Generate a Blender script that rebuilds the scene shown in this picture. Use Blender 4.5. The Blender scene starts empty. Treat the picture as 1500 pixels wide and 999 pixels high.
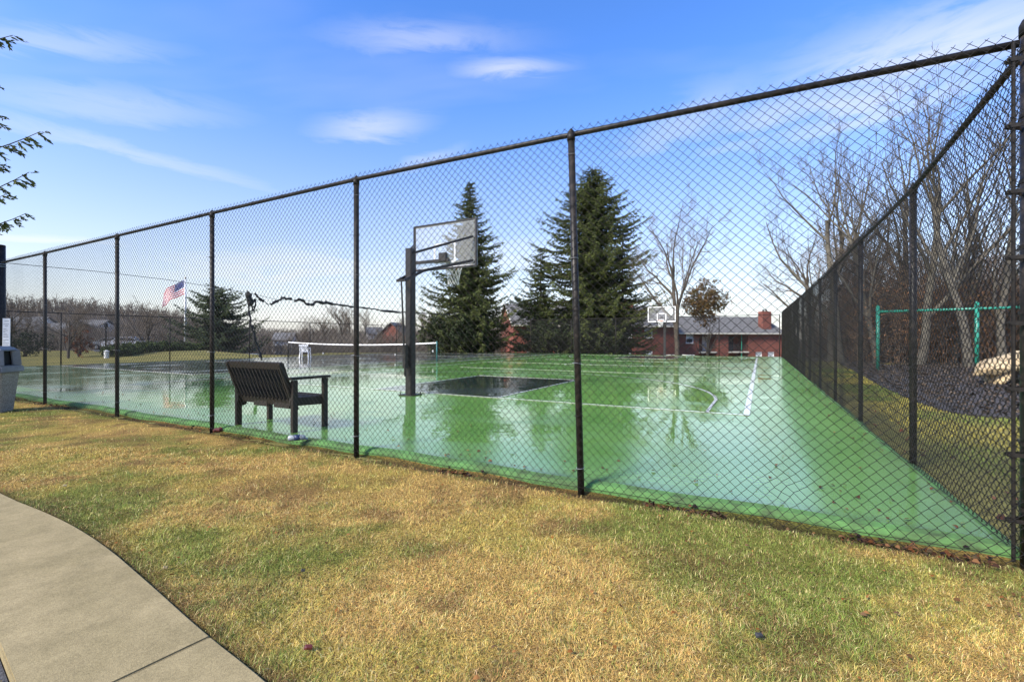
import bpy, bmesh, math, random
import numpy as np
from mathutils import Vector, Matrix
random.seed(7)
C = bpy.context.scene.collection
sc = bpy.context.scene
PI = math.pi
# ------------------------------------------------------------------ camera
cam_d = bpy.data.cameras.new('camera'); cam = bpy.data.objects.new('camera', cam_d); C.objects.link(cam)
cam.location = (0, 0, 1.27); cam.rotation_euler = (PI/2, 0, 0)
cam_d.sensor_width = 36; cam_d.lens = 16.2; cam_d.shift_y = -0.0017
cam_d.clip_start = 0.05; cam_d.clip_end = 3000
sc.camera = cam
# ------------------------------------------------------------------ sky, sun, exposure
SUN_EL = math.radians(38); SUN_AZ = math.radians(232)      # azimuth clockwise from +Y : behind the camera, to the left
world = bpy.data.worlds.new('World'); sc.world = world; world.use_nodes = True
def build_world():
    nt = world.node_tree; N = nt.nodes; L = nt.links; N.clear()
    out = N.new('ShaderNodeOutputWorld'); bg = N.new('ShaderNodeBackground')
    sky = N.new('ShaderNodeTexSky'); sky.sky_type = 'NISHITA'; sky.sun_disc = False
    sky.sun_elevation = SUN_EL; sky.sun_rotation = SUN_AZ; sky.air_density = 1.0; sky.dust_density = 0.6; sky.ozone_density = 2.2
    tc = N.new('ShaderNodeTexCoord'); nrm = N.new('ShaderNodeVectorMath'); nrm.operation = 'NORMALIZE'
    L.new(tc.outputs['Generated'], nrm.inputs[0])
    sep = N.new('ShaderNodeSeparateXYZ'); L.new(nrm.outputs[0], sep.inputs[0])
    def m(op, a, b=None, c=None, clamp=False):
        n = N.new('ShaderNodeMath'); n.operation = op; n.use_clamp = clamp
        for k, v in enumerate((a, b, c)):
            if v is None: continue
            if isinstance(v, (int, float)): n.inputs[k].default_value = v
            else: L.new(v, n.inputs[k])
        return n.outputs[0]
    z = m('MAXIMUM', sep.outputs['Z'], 0.0)
    zd = m('ADD', z, 0.12)
    px = m('DIVIDE', sep.outputs['X'], zd); py = m('DIVIDE', sep.outputs['Y'], zd)
    cmb = N.new('ShaderNodeCombineXYZ'); L.new(px, cmb.inputs[0]); L.new(py, cmb.inputs[1])
    mp = N.new('ShaderNodeMapping'); L.new(cmb.outputs[0], mp.inputs[0])
    mp.inputs['Rotation'].default_value = (0, 0, 0.45); mp.inputs['Scale'].default_value = (0.28, 0.85, 1)
    n1 = N.new('ShaderNodeTexNoise'); n1.inputs['Scale'].default_value = 1.1; n1.inputs['Detail'].default_value = 5
    n1.inputs['Roughness'].default_value = 0.52; n1.inputs['Distortion'].default_value = 0.35
    L.new(mp.outputs[0], n1.inputs['Vector'])
    cir = m('MULTIPLY_ADD', n1.outputs['Fac'], 2.6, -1.22, clamp=True)
    cir = m('MULTIPLY', cir, 0.48)
    # low cloud bank near the horizon
    n2 = N.new('ShaderNodeTexNoise'); n2.inputs['Scale'].default_value = 2.3; n2.inputs['Detail'].default_value = 6
    mp2 = N.new('ShaderNodeMapping'); mp2.inputs['Scale'].default_value = (1, 1, 3.2); L.new(nrm.outputs[0], mp2.inputs[0]); L.new(mp2.outputs[0], n2.inputs['Vector'])
    low = m('MULTIPLY_ADD', z, -3.1, 1.0, clamp=True)
    low = m('POWER', low, 1.6)
    lc = m('MULTIPLY_ADD', n2.outputs['Fac'], 3.0, -0.95, clamp=True)
    lowc = m('MULTIPLY', low, lc)
    # individual wisps of cirrus, each a soft streak at its own bearing
    n3 = N.new('ShaderNodeTexNoise'); n3.inputs['Scale'].default_value = 6; n3.inputs['Detail'].default_value = 9; n3.inputs['Roughness'].default_value = .62; n3.inputs['Distortion'].default_value = .6
    mp3 = N.new('ShaderNodeMapping'); mp3.inputs['Scale'].default_value = (1, 1, 5); mp3.inputs['Rotation'].default_value = (0, .18, 0); L.new(nrm.outputs[0], mp3.inputs[0]); L.new(mp3.outputs[0], n3.inputs['Vector'])
    wis = None
    for (x, y, wx, wy, tilt, a) in [(745, 101, 70, 12, -.02, .5), (542, 185, 75, 18, -.1, .42), (1225, 160, 190, 36, -.22, .5), (190, 222, 260, 15, .32, .32),
                                    (620, 55, 120, 16, .02, .3), (150, 150, 170, 24, .12, .28), (60, 352, 130, 12, .05, .6), (620, 235, 60, 12, -.3, .3),
                                    (1000, 180, 110, 30, -.5, .3), (420, 395, 260, 40, 0, .62), (760, 380, 130, 38, 0, .5), (1400, 60, 220, 45, -.3, .55), (60, 60, 150, 22, .1, .3)]:
        cdir = Vector(((x-750)/675, 1, (497-y)/675)).normalized()
        u = Vector((1, 0, 0)); u = (u - cdir*u.dot(cdir)).normalized(); w = cdir.cross(u)*-1
        if w.z < 0: w = -w
        ct, st = math.cos(tilt), math.sin(tilt)
        U = (u*ct - w*st); W = (u*st + w*ct)
        s = cdir.y
        def dot(v):
            n = N.new('ShaderNodeVectorMath'); n.operation = 'DOT_PRODUCT'; L.new(nrm.outputs[0], n.inputs[0]); n.inputs[1].default_value = v; return n.outputs['Value']
        du = m('MULTIPLY', dot(U), 675/(wx*s)); dw = m('MULTIPLY', dot(W), 675/(wy*s))
        dw = m('ADD', dw, m('MULTIPLY_ADD', n3.outputs['Fac'], 3.4, -1.7))
        r2 = m('ADD', m('MULTIPLY', du, du), m('MULTIPLY', dw, dw))
        g = m('EXPONENT', m('MULTIPLY', r2, -1.0))
        front = m('GREATER_THAN', dot(cdir), 0.0)
        g = m('MULTIPLY', m('MULTIPLY', g, front), a)
        g = m('MULTIPLY', g, m('MULTIPLY_ADD', n3.outputs['Fac'], 2.6, -0.3, clamp=True))
        wis = g if wis is None else m('MAXIMUM', wis, g)
    cl = m('MAXIMUM', m('MAXIMUM', cir, lowc), wis)
    hz = m('POWER', m('MULTIPLY_ADD', z, -1.6, 1.0, clamp=True), 2.6)
    cl = m('MAXIMUM', cl, m('MULTIPLY', hz, 0.64))
    cl = m('MINIMUM', cl, 0.93)
    hs = N.new('ShaderNodeMix'); hs.data_type = 'RGBA'; hs.blend_type = 'MULTIPLY'; hs.inputs[0].default_value = 1
    L.new(sky.outputs[0], hs.inputs[6])
    tr = N.new('ShaderNodeMapRange'); tr.interpolation_type = 'SMOOTHSTEP'; tr.inputs[1].default_value = .02; tr.inputs[2].default_value = .55; L.new(z, tr.inputs[0])
    tm = N.new('ShaderNodeMix'); tm.data_type = 'RGBA'; L.new(tr.outputs[0], tm.inputs[0]); tm.inputs[6].default_value = TINT_LOW; tm.inputs[7].default_value = TINT_HIGH; L.new(tm.outputs[2], hs.inputs[7])
    mx = N.new('ShaderNodeMix'); mx.data_type = 'RGBA'; L.new(cl, mx.inputs[0]); L.new(hs.outputs[2], mx.inputs[6]); mx.inputs[7].default_value = CLOUD
    L.new(mx.outputs[2], bg.inputs['Color']); bg.inputs['Strength'].default_value = SKY_STRENGTH
    L.new(bg.outputs[0], out.inputs['Surface'])
SKY_STRENGTH = 0.12; TINT_LOW = (0.92, 0.88, 0.93, 1); TINT_HIGH = (0.54, 0.90, 1.45, 1); CLOUD = (4.7, 4.65, 4.6, 1)
build_world()
sun_d = bpy.data.lights.new('sun', 'SUN'); sun = bpy.data.objects.new('sun', sun_d); C.objects.link(sun)
sun_d.energy = 3.5; sun_d.angle = math.radians(14); sun_d.color = (1, 0.92, 0.80)
sd = Vector((math.sin(SUN_AZ)*math.cos(SUN_EL), math.cos(SUN_AZ)*math.cos(SUN_EL), math.sin(SUN_EL)))
sun.rotation_euler = sd.to_track_quat('Z', 'Y').to_euler(); sun.location = (-20, -20, 30)
vs = sc.view_settings; vs.view_transform = 'Standard'; vs.look = 'None'; vs.gamma = 1; vs.exposure = 1.0; vs.use_curve_mapping = False

# ------------------------------------------------------------------ helpers
E1 = Vector((-.8804, .4743, 0)); E2 = Vector((.4743, .8804, 0)); CO = Vector((2.877, 2.632, 0))
def cw(u, v, z=0): return CO + E1*u + E2*v + Vector((0, 0, z))       # court frame -> world (u to the left along the front fence, v away)
def uv_of(x, y): d = Vector((x, y, 0)) - CO; return d.dot(E1), d.dot(E2)
def at(px, Z, z=None, y=None):                                       # bearing px (photo pixels) at depth Z
    zz = z if z is not None else 1.27 + (497-y)*Z/675
    return Vector(((px-750)/675*Z, Z, zz))
def props(o, label=None, cat=None, group=None, kind=None):
    if label: o['label'] = label
    if cat: o['category'] = cat
    if group: o['group'] = group
    if kind: o['kind'] = kind
    return o
def empty(name, loc, rz=0, **k):
    o = bpy.data.objects.new(name, None); C.objects.link(o); o.location = loc; o.rotation_euler = (0, 0, rz); o.empty_display_size = .2
    return props(o, **k)
def link(name, me, mat, parent=None, loc=None, **k):
    o = bpy.data.objects.new(name, me); C.objects.link(o)
    if mat is not None and not me.materials: me.materials.append(mat)
    if parent is not None: o.parent = parent
    if loc is not None: o.location = loc
    return props(o, **k)
def np_mesh(name, V, F, smooth=False):
    V = np.asarray(V, dtype=np.float32).reshape(-1, 3); F = np.asarray(F, dtype=np.int32)
    me = bpy.data.meshes.new(name); n, k = F.shape
    me.vertices.add(len(V)); me.vertices.foreach_set('co', V.ravel())
    me.loops.add(n*k); me.loops.foreach_set('vertex_index', F.ravel())
    me.polygons.add(n); me.polygons.foreach_set('loop_start', np.arange(0, n*k, k, dtype=np.int32))
    if smooth: me.polygons.foreach_set('use_smooth', np.ones(n, dtype=bool))
    me.update(calc_edges=True); me.validate()
    return me
def segs(P0, P1, R0, R1, k=3):
    P0 = np.asarray(P0, float); P1 = np.asarray(P1, float); n = len(P0)
    R0 = np.broadcast_to(np.asarray(R0, float), (n,)); R1 = np.broadcast_to(np.asarray(R1, float), (n,))
    d = P1-P0; d /= (np.linalg.norm(d, axis=1, keepdims=True)+1e-9)
    ref = np.where(np.abs(d[:, 2:3]) < .9, np.array([[0, 0, 1.]]), np.array([[1., 0, 0]]))
    a = np.cross(d, ref); a /= np.linalg.norm(a, axis=1, keepdims=True); b = np.cross(d, a)
    V = np.zeros((n, 2*k, 3)); F = np.zeros((n, k, 4), int); base = np.arange(n)*2*k
    for i in range(k):
        t = 2*PI*i/k; o = a*math.cos(t)+b*math.sin(t)
        V[:, i] = P0+o*R0[:, None]; V[:, k+i] = P1+o*R1[:, None]
        j = (i+1) % k
        F[:, i, 0] = base+i; F[:, i, 1] = base+j; F[:, i, 2] = base+k+j; F[:, i, 3] = base+k+i
    return V.reshape(-1, 3), F.reshape(-1, 4)
class MB:
    def __init__(s): s.v = []; s.f = []
    def add(s, vs_, fs):
        n = len(s.v); s.v += [tuple(v) for v in vs_]; s.f += [tuple(i+n for i in f) for f in fs]; return s
    def box(s, c, size, rot=None, taper=1.0):
        c = Vector(c); x, y, z = (q/2 for q in size); vs_ = []
        for dz in (-1, 1):
            t = taper if dz > 0 else 1
            for dx, dy in ((-1, -1), (1, -1), (1, 1), (-1, 1)):
                p = Vector((dx*x*t, dy*y*t, dz*z)); vs_.append(c + (rot @ p if rot else p))
        return s.add(vs_, [(0, 3, 2, 1), (4, 5, 6, 7), (0, 1, 5, 4), (1, 2, 6, 5), (2, 3, 7, 6), (3, 0, 4, 7)])
    def bar(s, a, b, w, h, up=Vector((0, 0, 1))):
        a = Vector(a); b = Vector(b); d = b-a; L_ = d.length; x = d.normalized(); y = up.cross(x)
        if y.length < 1e-4: y = Vector((1, 0, 0))
        y.normalize(); z = x.cross(y); R = Matrix((x, y, z)).transposed()
        return s.box((a+b)/2, (L_, w, h), R)
    def tube(s, pts, r, k=10, cap=True):
        pts = [Vector(p) for p in pts]; rr = r if isinstance(r, (list, tuple)) else [r]*len(pts); vs_ = []; fs = []
        for i, p in enumerate(pts):
            d = (pts[min(i+1, len(pts)-1)]-pts[max(i-1, 0)]).normalized()
            ref = Vector((0, 0, 1)) if abs(d.z) < .9 else Vector((1, 0, 0))
            a = d.cross(ref).normalized(); b = d.cross(a)
            for j in range(k):
                t = 2*PI*j/k; vs_.append(p+(a*math.cos(t)+b*math.sin(t))*rr[i])
        for i in range(len(pts)-1):
            for j in range(k):
                q = (j+1) % k; fs.append((i*k+j, i*k+q, (i+1)*k+q, (i+1)*k+j))
        if cap: fs.append(tuple(range(k-1, -1, -1))); fs.append(tuple(range((len(pts)-1)*k, len(pts)*k)))
        return s.add(vs_, fs)
    def prism(s, outline, z0, z1):
        n = len(outline); vs_ = [(x, y, z0) for x, y in outline]+[(x, y, z1) for x, y in outline]
        fs = [tuple(range(n-1, -1, -1)), tuple(range(n, 2*n))]+[(i, (i+1) % n, n+(i+1) % n, n+i) for i in range(n)]
        return s.add(vs_, fs)
    def build(s, name, mat, parent=None, bevel=0, smooth=False, loc=None, **k):
        me = bpy.data.meshes.new(name); me.from_pydata(s.v, [], s.f); me.update()
        bm = bmesh.new(); bm.from_mesh(me); bmesh.ops.recalc_face_normals(bm, faces=bm.faces)
        if bevel: bmesh.ops.bevel(bm, geom=[e for e in bm.edges if e.is_manifold and e.calc_face_angle(0) > .5], offset=bevel, segments=2, affect='EDGES', clamp_overlap=True)
        if smooth:
            for f in bm.faces: f.smooth = len(f.verts) <= 4
        bm.to_mesh(me); bm.free()
        return link(name, me, mat, parent, loc, **k)
def copy_tree(o, parent=None):
    c = o.copy(); C.objects.link(c)
    if parent is not None: c.parent = parent
    for ch in o.children: copy_tree(ch, c)
    return c
# value noise in numpy
def vnoise(x, y, seed=0, octaves=1):
    x = np.asarray(x, float); y = np.asarray(y, float); tot = 0; amp = 1; s = 0
    for o in range(octaves):
        xi = np.floor(x).astype(np.int64); yi = np.floor(y).astype(np.int64); fx = x-xi; fy = y-yi
        fx = fx*fx*(3-2*fx); fy = fy*fy*(3-2*fy)
        def h(a, b):
            n = (a*374761393+b*668265263+(seed+o)*982451653) & 0x7fffffff
            n = ((n ^ (n >> 13))*1274126177) & 0x7fffffff
            return ((n ^ (n >> 16)) & 0xffff)/65535.
        v = (h(xi, yi)*(1-fx)+h(xi+1, yi)*fx)*(1-fy)+(h(xi, yi+1)*(1-fx)+h(xi+1, yi+1)*fx)*fy
        tot = tot+v*amp; s += amp; amp *= .5; x = x*2.03+7.1; y = y*2.03+3.7
    return tot/s

# ------------------------------------------------------------------ materials
def mat(name, col, rough=.8, metal=0, noise=None, bump=0, bscale=40, coat=0, alpha=None, spec=.5):
    m = bpy.data.materials.new(name); m.use_nodes = True; nt = m.node_tree; b = nt.nodes['Principled BSDF']
    b.inputs['Base Color'].default_value = (*col, 1); b.inputs['Roughness'].default_value = rough; b.inputs['Metallic'].default_value = metal
    b.inputs['Coat Weight'].default_value = coat; b.inputs['Specular IOR Level'].default_value = spec
    tc = nt.nodes.new('ShaderNodeTexCoord')
    if noise:
        col2, scale, lo, hi = noise
        n = nt.nodes.new('ShaderNodeTexNoise'); n.inputs['Scale'].default_value = scale; n.inputs['Detail'].default_value = 6; n.inputs['Roughness'].default_value = .65
        nt.links.new(tc.outputs['Object'], n.inputs['Vector'])
        r = nt.nodes.new('ShaderNodeMapRange'); r.inputs[1].default_value = lo; r.inputs[2].default_value = hi; nt.links.new(n.outputs['Fac'], r.inputs[0])
        x = nt.nodes.new('ShaderNodeMix'); x.data_type = 'RGBA'; nt.links.new(r.outputs[0], x.inputs[0])
        x.inputs[6].default_value = (*col, 1); x.inputs[7].default_value = (*col2, 1); nt.links.new(x.outputs[2], b.inputs['Base Color'])
    if bump:
        n = nt.nodes.new('ShaderNodeTexNoise'); n.inputs['Scale'].default_value = bscale; n.inputs['Detail'].default_value = 5
        nt.links.new(tc.outputs['Object'], n.inputs['Vector'])
        bp = nt.nodes.new('ShaderNodeBump'); bp.inputs['Strength'].default_value = bump; bp.inputs['Distance'].default_value = .02
        nt.links.new(n.outputs['Fac'], bp.inputs['Height']); nt.links.new(bp.outputs[0], b.inputs['Normal'])
    return m
def attr_mat(name, rough=.7, trans=0.0, spec=.3):
    m = bpy.data.materials.new(name); m.use_nodes = True; nt = m.node_tree; b = nt.nodes['Principled BSDF']
    a = nt.nodes.new('ShaderNodeAttribute'); a.attribute_name = 'tint'; nt.links.new(a.outputs['Color'], b.inputs['Base Color'])
    b.inputs['Roughness'].default_value = rough; b.inputs['Specular IOR Level'].default_value = spec
    return m
M = {}
M['vinyl'] = mat('black_vinyl', (.016, .014, .012), .5, noise=((.04, .034, .028), 30, .45, .8), bump=.05, spec=.22)
M['rail'] = mat('black_rail', (.016, .014, .012), .45, noise=((.07, .055, .042), 14, .48, .8), bump=.1, spec=.28)
M['wire'] = mat('coated_wire', (.017, .015, .013), .5, spec=.22)
M['wire_far'] = mat('coated_wire_far', (.02, .02, .021), .6)
M['tie'] = mat('aluminium_tie', (.35, .35, .36), .45, metal=.6)
M['bench'] = mat('dark_weathered_wood', (.022, .015, .009), .7, noise=((.011, .012, .006), 9, .4, .7), bump=.3, bscale=60)
M['hoopblack'] = mat('black_powder_coat', (.012, .011, .011), .4, noise=((.03, .022, .018), 6, .45, .8))
M['white'] = mat('white_paint', (.8, .8, .8), .5)
M['offwhite'] = mat('off_white', (.66, .66, .62), .6)
M['plasticwhite'] = mat('white_plastic', (.78, .79, .8), .35)
M['netwhite'] = mat('white_cord', (.75, .74, .68), .8)
M['orange'] = mat('orange_rim', (.7, .09, .03), .4)
M['greenpaint'] = mat('teal_green_paint', (.02, .2, .13), .35, noise=((.03, .25, .17), 8, .4, .7))
M['teal'] = mat('teal_post', (.02, .12, .12), .4)
M['conc'] = mat('broom_concrete', (.36, .285, .15), .9, noise=((.25, .20, .10), 2.6, .33, .7), bump=.22, bscale=260, spec=.15)
def speckle(m, scale, lo, dark, light):
    nt = m.node_tree; N = nt.nodes; L = nt.links; p = N['Principled BSDF']; src = p.inputs['Base Color'].links[0].from_socket
    tc = N.new('ShaderNodeTexCoord'); v = N.new('ShaderNodeTexVoronoi'); v.inputs['Scale'].default_value = scale; L.new(tc.outputs['Object'], v.inputs['Vector'])
    sc_ = N.new('ShaderNodeSeparateColor'); L.new(v.outputs['Color'], sc_.inputs[0]); mr_ = N.new('ShaderNodeMapRange'); mr_.inputs[3].default_value = dark; mr_.inputs[4].default_value = light; L.new(sc_.outputs[0], mr_.inputs[0])
    x = N.new('ShaderNodeMix'); x.data_type = 'RGBA'; x.blend_type = 'MULTIPLY'; x.inputs[0].default_value = 1; L.new(src, x.inputs[6]); L.new(mr_.outputs[0], x.inputs[7])
    n = N.new('ShaderNodeTexNoise'); n.inputs['Scale'].default_value = 7; n.inputs['Detail'].default_value = 9; n.inputs['Roughness'].default_value = .75; L.new(tc.outputs['Object'], n.inputs['Vector'])
    m3 = N.new('ShaderNodeMapRange'); m3.inputs[1].default_value = .3; m3.inputs[2].default_value = .72; m3.inputs[3].default_value = 1.1; m3.inputs[4].default_value = .8; L.new(n.outputs['Fac'], m3.inputs[0])
    y = N.new('ShaderNodeMix'); y.data_type = 'RGBA'; y.blend_type = 'MULTIPLY'; y.inputs[0].default_value = 1; L.new(x.outputs[2], y.inputs[6]); L.new(m3.outputs[0], y.inputs[7]); L.new(y.outputs[2], p.inputs['Base Color'])
speckle(M['conc'], 160, 0, .84, 1.1)
M['mulch'] = mat('dark_mulch', (.032, .027, .024), .9, noise=((.085, .07, .06), 26, .42, .62), bump=1, bscale=22)
M['asphalt'] = mat('asphalt', (.05, .05, .055), .85, noise=((.11, .11, .115), 90, .45, .7), bump=.6, bscale=120)
M['woodfloor'] = mat('woodland_floor', (.11, .08, .05), .95, noise=((.07, .055, .038), .4, .4, .6), bump=.5, bscale=3)
M['soil'] = mat('damp_soil', (.06, .035, .02), .9, noise=((.03, .018, .01), 9, .4, .6), bump=.5)
M['bark'] = mat('grey_brown_bark', (.105, .085, .062), .9, noise=((.05, .04, .03), 5, .35, .65), bump=.5, bscale=18)
M['bark_tan'] = mat('tan_grey_bark', (.12, .105, .078), .9, noise=((.06, .052, .04), 2.2, .38, .66), bump=.4, bscale=15)
M['twig'] = mat('bare_twigs', (.15, .115, .08), .9)
M['twig_tan'] = mat('tan_twigs', (.125, .105, .078), .9, noise=((.07, .058, .045), .8, .35, .7))
M['sprucebark'] = mat('spruce_bark', (.06, .04, .027), .95)
M['stucco'] = mat('white_siding', (.68, .69, .7), .7)
M['shingle'] = mat('grey_shingle', (.13, .125, .12), .9, noise=((.20, .195, .185), 3, .4, .62), bump=.5, bscale=12, spec=.15)
M['glassdark'] = mat('window_glass', (.03, .04, .05), .08)
M['blind'] = mat('window_blind', (.6, .64, .64), .5)
M['trim'] = mat('cream_trim', (.6, .56, .46), .6)
M['darkgrey'] = mat('matt_dark_grey', (.03, .03, .032), .8)  # plain dark grey for railings, chimney pots, lanterns, guards and small litter
M['lid'] = mat('grey_plastic_lid', (.27, .265, .26), .5, noise=((.20, .195, .19), 3, .4, .6))
M['dark'] = mat('black_inside', (.01, .01, .01), .8)
M['slide'] = mat('tan_plastic_rock', (.56, .43, .24), .6, noise=((.42, .3, .16), 5, .4, .6), bump=.4, bscale=9)
M['redcan'] = mat('crushed_red_cup', (.10, .022, .015), .35)
M['clear'] = mat('cloudy_plastic', (.30, .33, .34), .2)
M['blue'] = mat('blue_label', (.03, .05, .13), .5)
M['ink'] = mat('sign_ink', (.22, .24, .26), .6)
M['netdark'] = mat('black_netting', (.012, .012, .013), .7)
M['carwhite'] = mat('white_car_paint', (.75, .75, .76), .25, coat=.5)
M['cardark'] = mat('dark_blue_car_paint', (.03, .04, .07), .25, coat=.5)
M['carsilver'] = mat('silver_car_paint', (.42, .43, .45), .3, metal=.4)
M['tyre'] = mat('tyre', (.02, .02, .02), .8)
M['red'] = mat('flag_red', (.45, .03, .05), .7); M['flagblue'] = mat('flag_blue', (.03, .045, .16), .7)
M['grass'] = attr_mat('grass_blades', .75); M['leaf'] = attr_mat('dead_leaves', .9, spec=.08); M['needles'] = attr_mat('spruce_needles', .75, spec=.15)

def brick_mat(name, a, b, mortar, sc_=1.0):
    m = bpy.data.materials.new(name); m.use_nodes = True; nt = m.node_tree; N = nt.nodes; L = nt.links; p = N['Principled BSDF']
    tc = N.new('ShaderNodeTexCoord'); br = N.new('ShaderNodeTexBrick'); br.inputs['Scale'].default_value = 4.2*sc_
    mp = N.new('ShaderNodeMapping'); mp.inputs['Rotation'].default_value = (PI/2, 0, 0)
    s = N.new('ShaderNodeSeparateXYZ'); L.new(tc.outputs['Object'], s.inputs[0]); cm = N.new('ShaderNodeCombineXYZ')
    ad = N.new('ShaderNodeMath'); ad.operation = 'ADD'; L.new(s.outputs[0], ad.inputs[0]); L.new(s.outputs[1], ad.inputs[1])
    L.new(ad.outputs[0], cm.inputs[0]); L.new(s.outputs[2], cm.inputs[1]); L.new(cm.outputs[0], br.inputs['Vector'])
    br.inputs['Color1'].default_value = (*a, 1); br.inputs['Color2'].default_value = (*b, 1); br.inputs['Mortar'].default_value = (*mortar, 1)
    br.inputs['Mortar Size'].default_value = .012; br.inputs['Brick Width'].default_value = .9; br.inputs['Row Height'].default_value = .3
    n = N.new('ShaderNodeTexNoise'); n.inputs['Scale'].default_value = .6; n.inputs['Detail'].default_value = 5; L.new(tc.outputs['Object'], n.inputs['Vector'])
    mx = N.new('ShaderNodeMix'); mx.data_type = 'RGBA'; mx.blend_type = 'MULTIPLY'; mx.inputs[0].default_value = .5
    cr = N.new('ShaderNodeMapRange'); cr.inputs[1].default_value = .3; cr.inputs[2].default_value = .7; cr.inputs[3].default_value = .45; cr.inputs[4].default_value = 1.1
    L.new(n.outputs['Fac'], cr.inputs[0]); L.new(br.outputs['Color'], mx.inputs[6]); L.new(cr.outputs[0], mx.inputs[7]); L.new(mx.outputs[2], p.inputs['Base Color'])
    p.inputs['Roughness'].default_value = .9
    return m
M['brick'] = brick_mat('red_brick', (.27, .078, .05), (.19, .055, .038), (.24, .17, .13))

def aggregate():
    m = bpy.data.materials.new('exposed_aggregate'); m.use_nodes = True; nt = m.node_tree; N = nt.nodes; L = nt.links; p = N['Principled BSDF']
    tc = N.new('ShaderNodeTexCoord'); v = N.new('ShaderNodeTexVoronoi'); v.inputs['Scale'].default_value = 95; L.new(tc.outputs['Object'], v.inputs['Vector'])
    s = N.new('ShaderNodeSeparateColor'); L.new(v.outputs['Color'], s.inputs[0])
    r = N.new('ShaderNodeValToRGB'); L.new(s.outputs[0], r.inputs[0]); e = r.color_ramp.elements
    e[0].color = (.17, .15, .12, 1); e[1].color = (.47, .42, .33, 1); e.new(.4).color = (.31, .27, .20, 1)
    L.new(r.outputs[0], p.inputs['Base Color']); p.inputs['Roughness'].default_value = .8
    b = N.new('ShaderNodeBump'); b.inputs['Strength'].default_value = .6; b.inputs['Distance'].default_value = .01; b.invert = True
    L.new(v.outputs['Distance'], b.inputs['Height']); L.new(b.outputs[0], p.inputs['Normal'])
    return m
M['aggr'] = aggregate()

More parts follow.
